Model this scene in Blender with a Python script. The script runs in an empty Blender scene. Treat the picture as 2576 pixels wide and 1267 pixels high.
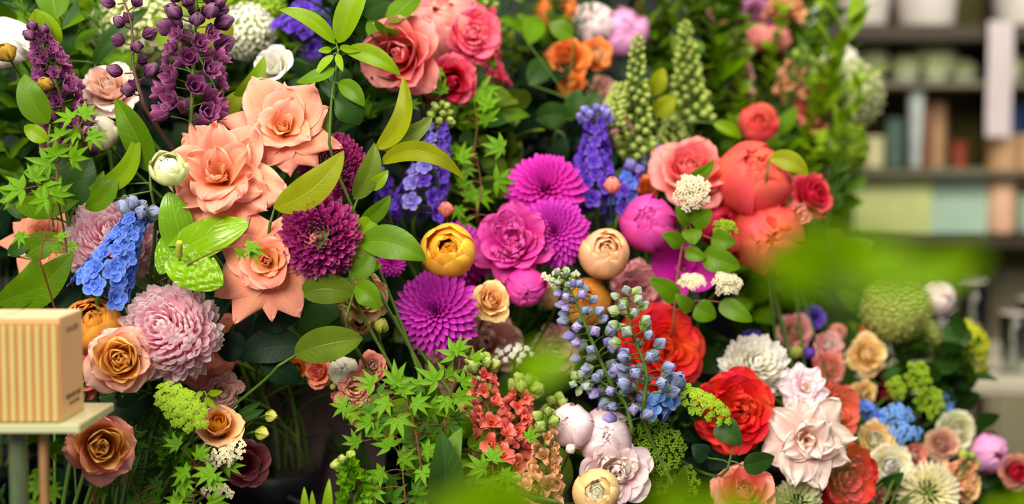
import bpy, math, random
import numpy as np
from mathutils import Vector, Matrix

# ---------------------------------------------------------------- camera, world, lights, exposure
IW, IH = 2576, 1267
LENS, SENSOR = 50.0, 36.0
FPX = LENS / SENSOR * IW
PITCH = math.radians(4.0)
CAMZ = 1.35
scene = bpy.context.scene
C = scene.collection
cam_data = bpy.data.cameras.new('camera')
cam = bpy.data.objects.new('camera', cam_data)
C.objects.link(cam)
cam.location = (0, 0, CAMZ)
cam.rotation_euler = (math.pi / 2 - PITCH, 0, 0)
cam_data.lens = LENS
cam_data.sensor_width = SENSOR
cam_data.clip_start = 0.02
cam_data.dof.use_dof = True
cam_data.dof.focus_distance = 1.69
cam_data.dof.aperture_fstop = 1.75
scene.camera = cam
scene.view_settings.view_transform = 'Standard'
scene.view_settings.look = 'None'
scene.view_settings.gamma = 1.0
scene.view_settings.exposure = 0.42
scene.view_settings.use_curve_mapping = False

world = bpy.data.worlds.new('world')
scene.world = world
world.use_nodes = True
world.node_tree.nodes['Background'].inputs[0].default_value = (0.55, 0.6, 0.95, 1)
world.node_tree.nodes['Background'].inputs[1].default_value = 0.16

def area(name, loc, target, size, power, col):
    d = bpy.data.lights.new(name, 'AREA')
    d.shape = 'RECTANGLE'
    d.size, d.size_y = size
    d.energy = power
    d.color = col
    o = bpy.data.objects.new(name, d)
    C.objects.link(o)
    o.location = loc
    o.rotation_euler = (Vector(target) - Vector(loc)).to_track_quat('-Z', 'Y').to_euler()
    return o
area('shop_window_light', (-1.0, -0.95, 2.7), (0, 2.0, 1.2), (1.7, 1.2), 118, (1.0, 0.91, 0.78))
area('ceiling_panel_light', (0.4, 1.3, 3.1), (0.1, 2.2, 1.2), (1.8, 0.8), 50, (1.0, 0.9, 0.76))
area('shelf_fill_light', (1.5, 2.7, 2.1), (1.5, 4.3, 1.3), (0.9, 0.5), 17, (1.0, 0.95, 0.88))  # added fill light in front of the shelves to brighten their interior

# ---------------------------------------------------------------- picture point -> place in the shop
RIGHT = np.array([1.0, 0, 0])
UP = np.array([0, math.sin(PITCH), math.cos(PITCH)])
FWD = np.array([0, math.cos(PITCH), -math.sin(PITCH)])
def P(px, py, D):
    return np.array([0, 0, CAMZ]) + FWD * D + RIGHT * ((px - IW / 2) / FPX * D) + UP * (-(py - IH / 2) / FPX * D)
def S(n, D):
    return n / FPX * D
def DIR(fx, fy):
    z = math.sqrt(max(0.04, 1 - fx * fx - fy * fy))
    v = RIGHT * fx + UP * fy - FWD * z
    return v / np.linalg.norm(v)
def nrm(v):
    v = np.asarray(v, float)
    return v / (np.linalg.norm(v) + 1e-12)
def basis(z, spin=0.0):
    z = nrm(z)
    a = np.array([0, 0, 1.0]) if abs(z[2]) < 0.9 else np.array([1.0, 0, 0])
    x = nrm(np.cross(a, z)); y = np.cross(z, x)
    c, s = math.cos(spin), math.sin(spin)
    return np.stack([c * x + s * y, -s * x + c * y, z], axis=1)      # columns

# ---------------------------------------------------------------- mesh building
class MB:
    def __init__(s):
        s.v = []; s.f = []; s.uv = []; s.n = 0
    def grid(s, pts, U=None, V=None, wrap=False):
        a, b = pts.shape[:2]
        if U is None:
            U, V = np.meshgrid(np.linspace(0, 1, a), np.linspace(0, 1, b), indexing='ij')
        s.v.append(pts.reshape(-1, 3)); s.uv.append(np.stack([U.ravel(), V.ravel()], 1))
        idx = np.arange(a * b).reshape(a, b) + s.n
        if wrap:
            j = np.roll(idx, -1, axis=1)
            q = np.stack([idx[:-1], j[:-1], j[1:], idx[1:]], -1).reshape(-1, 4)
        else:
            q = np.stack([idx[:-1, :-1], idx[:-1, 1:], idx[1:, 1:], idx[1:, :-1]], -1).reshape(-1, 4)
        s.f.append(q); s.n += a * b
        return s
    def merge(s, o, R=None, t=None, sc=1.0):
        if o.n == 0: return s
        v = np.concatenate(o.v) * sc
        if R is not None: v = v @ np.asarray(R).T
        if t is not None: v = v + np.asarray(t)
        s.v.append(v); s.uv.append(np.concatenate(o.uv)); s.f.append(np.concatenate(o.f) + s.n); s.n += len(v)
        return s
    def tube(s, pts, r, sides=6, uv=None):
        pts = np.asarray(pts, float); n = len(pts)
        r = np.ones(n) * r if np.isscalar(r) else np.asarray(r, float)
        T = np.gradient(pts, axis=0); T /= np.linalg.norm(T, axis=1)[:, None] + 1e-12
        x = nrm(np.cross(T[0], [0.3, 0.2, 0.9])); out = []
        for i in range(n):
            x = nrm(x - T[i] * np.dot(x, T[i])); y = np.cross(T[i], x)
            a = np.linspace(0, 2 * math.pi, sides, endpoint=False)
            out.append(pts[i] + r[i] * (np.cos(a)[:, None] * x + np.sin(a)[:, None] * y))
        return s.grid(np.array(out), wrap=True)
    def lathe(s, prof, R=None, t=None, sides=24):
        a = np.linspace(0, 2 * math.pi, sides, endpoint=False)
        p = np.array([[[r * math.cos(k), r * math.sin(k), z] for k in a] for r, z in prof])
        if R is not None: p = p @ np.asarray(R).T
        if t is not None: p = p + np.asarray(t)
        return s.grid(p, wrap=True)
    def ball(s, r, t=(0, 0, 0), R=None, sz=1.0, nu=7, nv=10, point=0.0):
        prof = []
        for k in range(nu):
            th = math.pi * k / (nu - 1)
            prof.append((max(r * math.sin(th), 1e-5), -r * sz * math.cos(th) * (1 + (point if th > math.pi / 2 else 0) * (-math.cos(th)))))
        return s.lathe(prof, R, t, nv)
    def box(s, x0, x1, y0, y1, z0, z1, bev=0.0):
        # six faces, slightly bevelled by inset rings
        b = bev
        c = lambda x, y, z: [x, y, z]
        ring = lambda x0, x1, y0, y1, z: [c(x0, y0, z), c(x1, y0, z), c(x1, y1, z), c(x0, y1, z)]
        rows = [ring(x0 + b, x1 - b, y0 + b, y1 - b, z0)]
        if b: rows += [ring(x0, x1, y0, y1, z0 + b), ring(x0, x1, y0, y1, z1 - b)]
        rows += [ring(x0 + b, x1 - b, y0 + b, y1 - b, z1)]
        s.grid(np.array(rows, float), wrap=True)
        n = s.n
        s.f.append(np.array([[n - 4, n - 3, n - 2, n - 1]])); k = n - 4 * len(rows)
        s.f.append(np.array([[k + 3, k + 2, k + 1, k]]))
        return s
    def mesh(s, name, mat, smooth=True):
        me = bpy.data.meshes.new(name)
        v = np.concatenate(s.v).astype(np.float32); f = np.concatenate(s.f).astype(np.int32); uv = np.concatenate(s.uv).astype(np.float32)
        me.vertices.add(len(v)); me.vertices.foreach_set('co', v.ravel())
        me.loops.add(f.size); me.loops.foreach_set('vertex_index', f.ravel())
        me.polygons.add(len(f)); me.polygons.foreach_set('loop_start', np.arange(0, f.size, 4, dtype=np.int32))
        me.polygons.foreach_set('use_smooth', np.full(len(f), smooth, dtype=bool))
        l = me.uv_layers.new(name='UVMap'); l.data.foreach_set('uv', uv[f.ravel()].ravel())
        me.update(calc_edges=True)
        me.materials.append(mat)
        return me
    def build(s, name, mat, parent=None, loc=(0, 0, 0), smooth=True, label=None):
        o = bpy.data.objects.new(name, s.mesh(name, mat, smooth)); C.objects.link(o)
        o.location = loc
        if parent: o.parent = parent
        if label: o['label'] = label
        return o
def root(name, loc, label, cat, group=None):
    o = bpy.data.objects.new(name, None); C.objects.link(o)
    o.empty_display_size = 0.01
    o.location = loc; o['label'] = label; o['category'] = cat
    if group: o['group'] = group
    return o
def place(name, me, parent, loc, R=None, sc=1.0, label=None):
    o = bpy.data.objects.new(name, me); C.objects.link(o)
    o.parent = parent; o.location = loc
    if R is not None: o.rotation_euler = Matrix(np.asarray(R).tolist()).to_euler()
    o.scale = (sc, sc, sc)
    if label: o['label'] = label
    return o
def bez(a, b, c, d, n=12):
    t = np.linspace(0, 1, n)[:, None]
    a, b, c, d = map(np.asarray, (a, b, c, d))
    return (1 - t) ** 3 * a + 3 * (1 - t) ** 2 * t * b + 3 * (1 - t) * t * t * c + t ** 3 * d
def smooth_path(pts, n=24):
    pts = np.asarray(pts, float)
    if len(pts) == 2: return pts[0] + (pts[1] - pts[0]) * np.linspace(0, 1, n)[:, None]
    e = np.concatenate([[2 * pts[0] - pts[1]], pts, [2 * pts[-1] - pts[-2]]])
    out = []; m = len(pts) - 1
    for t in np.linspace(0, m - 1e-6, n):
        i = int(t); f = t - i; p0, p1, p2, p3 = e[i:i + 4]
        out.append(0.5 * ((2 * p1) + (-p0 + p2) * f + (2 * p0 - 5 * p1 + 4 * p2 - p3) * f * f + (-p0 + 3 * p1 - 3 * p2 + p3) * f ** 3))
    return np.array(out)

# ---------------------------------------------------------------- materials
def lin(h):
    h = h.lstrip('#'); c = [int(h[i:i + 2], 16) / 255 for i in (0, 2, 4)]
    return tuple((x / 12.92 if x <= 0.04045 else ((x + 0.055) / 1.055) ** 2.4) for x in c) + (1.0,)
_M = {}
def petal_mat(name, stops, transl=0.28, rough=0.5, streak=0.10, edge=None, mottle=0.0, sheen=0.15):
    """colour runs from petal base (0) to petal tip (1); edge: colour of the side margins"""
    if name in _M: return _M[name]
    m = bpy.data.materials.new(name); m.use_nodes = True; nt = m.node_tree; N = nt.nodes; Lk = nt.links
    N.clear()
    out = N.new('ShaderNodeOutputMaterial'); bs = N.new('ShaderNodeBsdfPrincipled')
    uv = N.new('ShaderNodeUVMap'); sep = N.new('ShaderNodeSeparateXYZ'); Lk.new(uv.outputs[0], sep.inputs[0])
    rp = N.new('ShaderNodeValToRGB'); el = rp.color_ramp.elements
    el[0].position = stops[0][0]; el[0].color = lin(stops[0][1])
    el[1].position = stops[-1][0]; el[1].color = lin(stops[-1][1])
    for p, h in stops[1:-1]:
        e = el.new(p); e.color = lin(h)
    Lk.new(sep.outputs[0], rp.inputs[0]); col = rp.outputs[0]
    if edge:
        mth = N.new('ShaderNodeMath'); mth.operation = 'SUBTRACT'; mth.inputs[1].default_value = 0.5; Lk.new(sep.outputs[1], mth.inputs[0])
        ab = N.new('ShaderNodeMath'); ab.operation = 'ABSOLUTE'; Lk.new(mth.outputs[0], ab.inputs[0])
        mr = N.new('ShaderNodeMapRange'); mr.inputs[1].default_value = 0.3; mr.inputs[2].default_value = 0.5; mr.inputs[4].default_value = 0.8; Lk.new(ab.outputs[0], mr.inputs[0])
        mx = N.new('ShaderNodeMix'); mx.data_type = 'RGBA'; Lk.new(mr.outputs[0], mx.inputs[0]); Lk.new(col, mx.inputs[6]); mx.inputs[7].default_value = lin(edge); col = mx.outputs[2]
    # fine lengthwise streaks
    mp = N.new('ShaderNodeMapping'); mp.inputs[3].default_value = (2.0, 26.0, 1.0); Lk.new(uv.outputs[0], mp.inputs[0])
    tc = N.new('ShaderNodeTexCoord')
    no = N.new('ShaderNodeTexNoise'); no.inputs['Scale'].default_value = 1.0; no.inputs['Detail'].default_value = 2; Lk.new(mp.outputs[0], no.inputs[0])
    hs = N.new('ShaderNodeHueSaturation'); mr2 = N.new('ShaderNodeMapRange'); mr2.inputs[1].default_value = 0.3; mr2.inputs[2].default_value = 0.7
    mr2.inputs[3].default_value = 1 - streak; mr2.inputs[4].default_value = 1 + streak; Lk.new(no.outputs[0], mr2.inputs[0]); Lk.new(mr2.outputs[0], hs.inputs['Value'])
    n2 = N.new('ShaderNodeTexNoise'); n2.inputs['Scale'].default_value = 28; Lk.new(tc.outputs['Object'], n2.inputs[0])
    mr3 = N.new('ShaderNodeMapRange'); mr3.inputs[1].default_value = 0.3; mr3.inputs[2].default_value = 0.7; mr3.inputs[3].default_value = 0.49 - mottle; mr3.inputs[4].default_value = 0.51 + mottle
    Lk.new(n2.outputs[0], mr3.inputs[0]); Lk.new(mr3.outputs[0], hs.inputs['Hue'])
    Lk.new(col, hs.inputs['Color']); col = hs.outputs[0]
    Lk.new(col, bs.inputs['Base Color']); bs.inputs['Roughness'].default_value = rough
    bs.inputs['Specular IOR Level'].default_value = 0.15
    bp = N.new('ShaderNodeBump'); bp.inputs['Strength'].default_value = 0.12; bp.inputs['Distance'].default_value = 0.001; Lk.new(no.outputs[0], bp.inputs['Height']); Lk.new(bp.outputs[0], bs.inputs['Normal'])
    tr = N.new('ShaderNodeBsdfTranslucent'); Lk.new(col, tr.inputs[0])
    ms = N.new('ShaderNodeMixShader'); ms.inputs[0].default_value = transl
    Lk.new(bs.outputs[0], ms.inputs[1]); Lk.new(tr.outputs[0], ms.inputs[2]); Lk.new(ms.outputs[0], out.inputs[0])
    _M[name] = m
    return m
def leaf_mat(name, col, vein, rough=0.38, transl=0.22, veins=9, spec=0.2, tip=None):
    if name in _M: return _M[name]
    m = bpy.data.materials.new(name); m.use_nodes = True; nt = m.node_tree; N = nt.nodes; Lk = nt.links
    N.clear()
    out = N.new('ShaderNodeOutputMaterial'); bs = N.new('ShaderNodeBsdfPrincipled')
    uv = N.new('ShaderNodeUVMap'); sep = N.new('ShaderNodeSeparateXYZ'); Lk.new(uv.outputs[0], sep.inputs[0])
    def M(op, a, b=None):
        n = N.new('ShaderNodeMath'); n.operation = op
        for i, x in enumerate((a, b)):
            if x is None: continue
            if isinstance(x, (int, float)): n.inputs[i].default_value = x
            else: Lk.new(x, n.inputs[i])
        return n.outputs[0]
    av = M('ABSOLUTE', M('SUBTRACT', sep.outputs[1], 0.5))                 # 0 at the midrib
    mid = M('SUBTRACT', 1.0, M('MINIMUM', M('MULTIPLY', av, 38.0), 1.0))
    ph = M('SUBTRACT', M('MULTIPLY', sep.outputs[0], float(veins)), M('MULTIPLY', av, 3.2))
    side = M('POWER', M('ABSOLUTE', M('SINE', M('MULTIPLY', ph, math.pi))), 14.0)
    side2 = M('MULTIPLY', M('SUBTRACT', 1.0, M('MINIMUM', M('MULTIPLY', M('ABSOLUTE', M('SINE', M('MULTIPLY', ph, math.pi))), 7.0), 1.0)), 0.55)
    ve = M('MAXIMUM', mid, side2)
    tc = N.new('ShaderNodeTexCoord'); no = N.new('ShaderNodeTexNoise'); no.inputs['Scale'].default_value = 22; Lk.new(tc.outputs['Object'], no.inputs[0])
    hs = N.new('ShaderNodeHueSaturation'); hs.inputs['Color'].default_value = lin(col)
    mr = N.new('ShaderNodeMapRange'); mr.inputs[1].default_value = 0.3; mr.inputs[2].default_value = 0.7; mr.inputs[3].default_value = 0.8; mr.inputs[4].default_value = 1.2
    Lk.new(no.outputs[0], mr.inputs[0]); Lk.new(mr.outputs[0], hs.inputs['Value'])
    c0 = hs.outputs[0]
    if tip:
        mt = N.new('ShaderNodeMix'); mt.data_type = 'RGBA'; Lk.new(M('POWER', sep.outputs[0], 2.0), mt.inputs[0]); Lk.new(c0, mt.inputs[6]); mt.inputs[7].default_value = lin(tip); c0 = mt.outputs[2]
    mx = N.new('ShaderNodeMix'); mx.data_type = 'RGBA'; Lk.new(M('MULTIPLY', ve, 0.6), mx.inputs[0]); Lk.new(c0, mx.inputs[6]); mx.inputs[7].default_value = lin(vein)
    Lk.new(mx.outputs[2], bs.inputs['Base Color']); bs.inputs['Roughness'].default_value = rough; bs.inputs['Specular IOR Level'].default_value = spec
    bp = N.new('ShaderNodeBump'); bp.inputs['Strength'].default_value = 0.35; bp.inputs['Distance'].default_value = 0.0015; bp.invert = True; Lk.new(ve, bp.inputs['Height']); Lk.new(bp.outputs[0], bs.inputs['Normal'])
    tr = N.new('ShaderNodeBsdfTranslucent'); Lk.new(mx.outputs[2], tr.inputs[0])
    ms = N.new('ShaderNodeMixShader'); ms.inputs[0].default_value = transl
    Lk.new(bs.outputs[0], ms.inputs[1]); Lk.new(tr.outputs[0], ms.inputs[2]); Lk.new(ms.outputs[0], out.inputs[0])
    _M[name] = m
    return m
def plain_mat(name, col, rough=0.6, metal=0.0, noise=0.1, scale=20, spec=0.4, trans=0.0, ior=1.45, alpha=1.0, stripes=None, coat=0.0):
    if name in _M: return _M[name]
    m = bpy.data.materials.new(name); m.use_nodes = True; nt = m.node_tree; N = nt.nodes; Lk = nt.links
    bs = N['Principled BSDF']
    tc = N.new('ShaderNodeTexCoord'); no = N.new('ShaderNodeTexNoise'); no.inputs['Scale'].default_value = scale; no.inputs['Detail'].default_value = 4; Lk.new(tc.outputs['Object'], no.inputs[0])
    hs = N.new('ShaderNodeHueSaturation'); hs.inputs['Color'].default_value = lin(col)
    mr = N.new('ShaderNodeMapRange'); mr.inputs[1].default_value = 0.3; mr.inputs[2].default_value = 0.7; mr.inputs[3].default_value = 1 - noise; mr.inputs[4].default_value = 1 + noise
    Lk.new(no.outputs[0], mr.inputs[0]); Lk.new(mr.outputs[0], hs.inputs['Value']); c = hs.outputs[0]
    if stripes:        # (axis, period, other colour, duty)
        sp = N.new('ShaderNodeSeparateXYZ'); Lk.new(tc.outputs['Object'], sp.inputs[0])
        a = N.new('ShaderNodeMath'); a.operation = 'MULTIPLY'; a.inputs[1].default_value = 1.0 / stripes[1]; Lk.new(sp.outputs[stripes[0]], a.inputs[0])
        b = N.new('ShaderNodeMath'); b.operation = 'FRACT'; Lk.new(a.outputs[0], b.inputs[0])
        g = N.new('ShaderNodeMath'); g.operation = 'LESS_THAN'; g.inputs[1].default_value = stripes[3]; Lk.new(b.outputs[0], g.inputs[0])
        mx = N.new('ShaderNodeMix'); mx.data_type = 'RGBA'; Lk.new(g.outputs[0], mx.inputs[0]); Lk.new(c, mx.inputs[6]); mx.inputs[7].default_value = lin(stripes[2]); c = mx.outputs[2]
    Lk.new(c, bs.inputs['Base Color'])
    bs.inputs['Roughness'].default_value = rough; bs.inputs['Metallic'].default_value = metal; bs.inputs['Specular IOR Level'].default_value = spec
    bs.inputs['Transmission Weight'].default_value = trans; bs.inputs['IOR'].default_value = ior; bs.inputs['Coat Weight'].default_value = coat
    _M[name] = m
    return m

# ---------------------------------------------------------------- petals
def petal(L, w, th0, th1, p=1.0, curl=0.0, cp=0.65, a0=0.6, a1=None, e1=1.0, e2=0.5, b=0.1, ruf=0.0, rk=3.0, ph=0.0,
          r0=0.0, z0=0.0, tip=0.0, nu=9, nv=7, twist=0.0):
    """x points out from the flower's axis, y across the petal, z along the axis. Angles in degrees from the axis."""
    if a1 is None: a1 = a0
    s = np.linspace(0, 1, nu); u = np.sin(math.pi / 2 * s) * 0.6 + s * 0.4
    v = np.linspace(-1, 1, nv)
    uf = np.linspace(0, 1.05, 40)
    th = np.radians(th0 + (th1 - th0) * uf ** p + curl * np.clip((uf - cp) / (1 - cp), 0, 1.2) ** 1.5)
    dx = np.sin(th); dz = np.cos(th)
    cx = np.concatenate([[0], np.cumsum((dx[1:] + dx[:-1]) / 2 * np.diff(uf))]) * L
    cz = np.concatenate([[0], np.cumsum((dz[1:] + dz[:-1]) / 2 * np.diff(uf))]) * L
    Ug, Vg = np.meshgrid(u, v, indexing='ij')
    ue = Ug * (1 - tip * Vg ** 2)
    X = np.interp(ue, uf, cx); Z = np.interp(ue, uf, cz); T = np.interp(ue, uf, th)
    wf = w * np.maximum(np.sin(math.pi * (b + (1 - b) * Ug ** e1)), 0.0008) ** e2
    al = a0 + (a1 - a0) * Ug ** 1.5
    al = np.where(np.abs(al) < 1e-3, 1e-3, al)
    Y = wf * np.sin(al * Vg) / al
    off = wf * (1 - np.cos(al * Vg)) / al
    if ruf:
        off = off + ruf * Ug ** 2.5 * np.sin(rk * Vg * 2 + ph) * (0.4 + 0.6 * np.abs(Vg)) + ruf * 0.6 * Ug ** 4 * np.sin(rk * 3.1 * Vg + ph * 2)
    nx = -np.cos(T); nz = np.sin(T)
    pts = np.stack([X + off * nx + r0, Y, Z + off * nz + z0], -1)
    if twist:
        a = twist * Ug; c, sn = np.cos(a), np.sin(a)
        pts = np.stack([pts[..., 0], pts[..., 1] * c - (pts[..., 2] - Z - z0) * sn, Z + z0 + (pts[..., 2] - Z - z0) * c + pts[..., 1] * sn], -1)
    return pts, Ug, (Vg + 1) / 2
def rotz(pts, a):
    c, s = math.cos(a), math.sin(a)
    return np.stack([pts[..., 0] * c - pts[..., 1] * s, pts[..., 0] * s + pts[..., 1] * c, pts[..., 2]], -1)
class Bloom:
    """list of (part name, [petal grids]) normalised to radius 1 across the axis"""
    def __init__(s): s.parts = []
    def layer(s, part, n, rng, jit=0.12, phi0=None, golden=False, split=False, **k):
        phi0 = rng.uniform(0, 6.28) if phi0 is None else phi0
        for i in range(n):
            kk = dict(k)
            for key, j in (('L', 0.5), ('w', 0.5), ('th0', None), ('th1', None), ('curl', None)):
                if key in kk:
                    kk[key] = kk[key] * (1 + rng.uniform(-jit, jit) * j) if j else kk[key] + rng.uniform(-jit, jit) * 60
            kk['ph'] = rng.uniform(0, 6.28)
            a = phi0 + (i * 2.39996 if golden else i * 2 * math.pi / n) + rng.uniform(-jit, jit) * 1.2
            g, U, V = petal(**kk)
            s.put(part, (rotz(g, a), U, V), split)
        return s
    def put(s, part, g, split=False):
        if not split:
            for q in s.parts:
                if q[0] == part and not q[2]: q[1].append(g); return
        s.parts.append((part, [g], split))
    def norm(s):
        allp = np.concatenate([g[0].reshape(-1, 3) for q in s.parts for g in q[1]])
        r = np.percentile(np.hypot(allp[:, 0], allp[:, 1]), 98)
        s.k = 1.0 / r
        s.zc = (np.percentile(allp[:, 2], 98) + np.percentile(allp[:, 2], 2)) / 2 * s.k
        s.zmin = np.percentile(allp[:, 2], 1) * s.k
        return s
def B_reflex(r, split=True, open=0.0, star=0):
    b = Bloom()
    b.layer('heart', 4, r, L=.40, w=.17, th0=10, th1=-8, a0=1.9, r0=.01)
    b.layer('heart', 4, r, L=.46, w=.20, th0=20, th1=2, curl=25, a0=1.6, r0=.04)
    b.layer('petal', 4, r, L=.62, w=.34, th0=34 + open, th1=22 + open, curl=75, a0=1.25, a1=.5, e2=.45, r0=.05, split=split, nu=12, nv=11, ruf=.02)
    b.layer('petal', 5, r, jit=.22, L=.86, w=.42, th0=50 + open, th1=54 + open, curl=95, a0=1.0, a1=-.9, e2=.40, tip=.16, r0=.06, split=split, nu=13, nv=13, ruf=.025)
    b.layer('petal', 6 if not star else 7, r, jit=.26, L=1.14 + .1 * star, w=.50 - .07 * star, th0=68, th1=88, curl=70, cp=.55, a0=.6, a1=-1.5 - .3 * star, e1=1.15, e2=.38, tip=.24 + .1 * star, r0=.06, split=split, nu=16, nv=15, ruf=.045)
    return b.norm()
def B_ruffled(r, split=True, ruf=1.0):
    b = Bloom()
    b.layer('heart', 7, r, jit=.3, L=.6, w=.2, th0=12, th1=14, curl=25, a0=1.2, a1=.4, ruf=.04, r0=.03, nu=11, nv=11)
    b.layer('petal', 6, r, jit=.4, L=.84, w=.38, th0=26, th1=36, curl=70, a0=.9, a1=.1, e2=.4, ruf=.09 * ruf, rk=3, r0=.05, split=split, nu=13, nv=15)
    b.layer('petal', 7, r, jit=.35, L=.98, w=.40, th0=50, th1=62, curl=80, a0=.7, a1=-.5, e2=.36, ruf=.10 * ruf, rk=3.0, r0=.06, tip=.05, split=split, nu=14, nv=15)
    b.layer('petal', 8, r, jit=.2, L=1.15, w=.46, th0=72, th1=88, curl=40, a0=.4, a1=-.9, e2=.34, ruf=.09 * ruf, rk=2.6, r0=.06, tip=.12, split=split, nu=14, nv=15)
    return b.norm()
def B_rose(r, split=False, open=0.0, curl=1.0, full=0):
    b = Bloom()
    b.layer('heart', 4, r, L=.82, w=.17, th0=8, th1=-8, a0=2.2, r0=.0)
    b.layer('heart', 5, r, jit=.16, L=.88, w=.27, th0=22, th1=-10, a0=1.9, r0=.03)
    b.layer('heart', 5, r, jit=.16, L=.92, w=.36, th0=34, th1=-8, a0=1.6, e2=.4, curl=18 * curl, r0=.04)
    b.layer('heart', 5, r, jit=.16, L=1.0, w=.46, th0=50 + open * .5, th1=-4 + open, a0=1.4, a1=1.1, e2=.38, curl=30 * curl, r0=.05, nu=11, nv=9)
    if full: b.layer('heart', 6, r, jit=.2, L=1.02, w=.50, th0=58, th1=2, a0=1.35, a1=1.0, e2=.37, curl=22, r0=.055, nu=12, nv=11, ruf=.02)
    b.layer('petal', 5, r, jit=.18, L=1.0 + .06 * full, w=.54, th0=56 + open + 12 * full, th1=14 + open, curl=65 * curl, a0=1.3, a1=.6, e2=.37, r0=.06, tip=.03, split=split, nu=13, nv=13, ruf=.025)
    b.layer('petal', 6, r, jit=.25, L=1.02, w=.56, th0=70 + open, th1=34 + open, curl=85 * curl, cp=.55, a0=1.0, a1=-.3, e2=.35, r0=.07, tip=.08, split=split, nu=14, nv=13, ruf=.04)
    return b.norm()
def B_cabbage(r, n=8):
    """tight round ranunculus or garden rose: ring within ring of cupped petals"""
    b = Bloom()
    b.layer('heart', 4, r, jit=.1, L=.9, w=.24, th0=40, th1=-46, a0=1.5, e2=.4, r0=.01)
    b.layer('heart', 4, r, jit=.1, L=.95, w=.3, th0=44, th1=-42, a0=1.4, e2=.4, r0=.02)
    for i in range(n):
        t = i / (n - 1)
        b.layer('heart' if t < .6 else 'petal', 4 + (i > 2), r, jit=.1, L=.82 + .55 * t, w=.24 + .36 * t, th0=40 + 44 * t, th1=-36 - 20 * t + r.uniform(-6, 6), a0=1.7 - .65 * t, e2=.36, r0=.03 + .03 * t, curl=12, cp=.8, nu=10, nv=9)
    return b.norm()
def core_ball(b, rad, z):
    a = np.linspace(0, 2 * math.pi, 13); t = np.linspace(.02, math.pi - .02, 8)
    T, A = np.meshgrid(t, a, indexing='ij')
    b.put('heart', (np.stack([rad * np.sin(T) * np.cos(A), rad * np.sin(T) * np.sin(A), z - rad * np.cos(T)], -1), T / math.pi * .2 + .6, A / 6.3))
def B_peony_ball(r, n=5, close=0):
    b = Bloom(); core_ball(b, .36, .48)
    b.layer('heart', 5, r, jit=.2, L=1.15, w=.36, th0=58, th1=-66, a0=1.2, e2=.4, r0=.02, ruf=.03)
    b.layer('heart', 5, r, jit=.2, L=1.3, w=.46, th0=66, th1=-66, a0=1.1, e2=.38, r0=.03, ruf=.03)
    for i in range(n):
        t = i / (n - 1)
        b.layer('heart' if i < n - 2 else 'petal', 5, r, jit=.12, L=1.22 + .42 * t, w=.5 + .22 * t, th0=66 + 24 * t, th1=-62 - 10 * t + close * max(0, t - .3) + r.uniform(-8, 8), a0=1.0, a1=.85, e2=.36, r0=.04, ruf=.025, split=False, nu=12, nv=11, tip=-.04)
    return b.norm()
def B_peony(r, frill=34, ruf=.06, guard=7):
    b = Bloom()
    for i in range(frill):
        t = (i + .5) / frill
        b.layer('heart', 1, r, jit=.25, L=.5 + .35 * t, w=.20 + .12 * t, th0=8 + 62 * t, th1=-6 + 48 * t, curl=r.uniform(-40, 30), a0=.8, a1=.3, e2=.32, ruf=ruf, rk=3.5, r0=.04 + .06 * t, nu=9, nv=11)
    b.layer('petal', guard, r, jit=.15, L=.98, w=.50, th0=74, th1=36, curl=25, a0=.9, a1=.5, e2=.33, ruf=ruf * .7, r0=.06, nu=11, nv=11, tip=-.04)
    b.layer('petal', guard, r, jit=.2, L=1.05, w=.52, th0=88, th1=66, curl=25, a0=.7, a1=.2, e2=.33, ruf=ruf * .8, r0=.06, nu=11, nv=11)
    return b.norm()
def B_carnation(r, n=46):
    b = Bloom()
    for i in range(n):
        t = (i + .5) / n
        b.layer('ruffled_petals', 1, r, jit=.2, L=.7 + .3 * t, w=.30, th0=5 + 80 * t, th1=10 + 82 * t, curl=20, a0=.3, e1=1.5, e2=.30, ruf=.07, rk=5.5, r0=.02, nu=7, nv=15)
    return b.norm()
def B_mum(r, n=300, L=.55, w=.10, inc=75, core=.5, maxang=128, cup=1.1, droop=0, e2=.5):
    """incurved globe chrysanthemum: spooned florets set over a sphere"""
    b = Bloom()
    for i in range(n):
        t = (i + .5) / n
        c = 1 - t * (1 - math.cos(math.radians(maxang))); th = math.acos(c)
        d = math.degrees(th)
        j = r.uniform(-1, 1)
        q = 0.35 + 0.65 * min(1, t * 3)
        g, U, V = petal(L * (1 + .16 * j) * (.6 + .4 * q), w * (.65 + .35 * q) * (1 + .1 * r.uniform(-1, 1)), d + 22 * q, d - inc * q + droop * t + 16 * j, a0=cup, a1=cup * .8, e1=1.2, e2=e2, b=.12,
                        r0=core * math.sin(th), z0=core * math.cos(th), nu=7, nv=4)
        b.put('florets', (rotz(g, i * 2.39996 + .12 * r.uniform(-1, 1)), U, V))
    return b.norm()
def B_dahlia(r, n=130, w=.13, L0=.30, flat=8, e2=.55, maxang=102):
    b = Bloom()
    for i in range(n):
        t = ((i + .5) / n) ** .62
        d = maxang * t
        g, U, V = petal((L0 + (1 - L0) * t) * (1 + .05 * r.uniform(-1, 1)), w * (.5 + .6 * t), d - 14, d + flat - 10 * (1 - t), a0=1.15, a1=.75, e1=1.25, e2=e2, b=.06, r0=.08 * math.sin(math.radians(d)), z0=.16 * (1 - t), nu=8, nv=5)
        b.put('florets', (rotz(g, i * 2.39996), U, V))
    return b.norm()
def B_floret5(r, n=5, w=.40, th=78, L=1.0, curl=8):
    b = Bloom()
    b.layer('petal', n, r, jit=.12, L=L, w=w, th0=th - 28, th1=th, curl=curl, a0=.6, a1=.15, e1=1.1, e2=.5, b=.08, ruf=.03, nu=6, nv=5)
    return b.norm()
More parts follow.
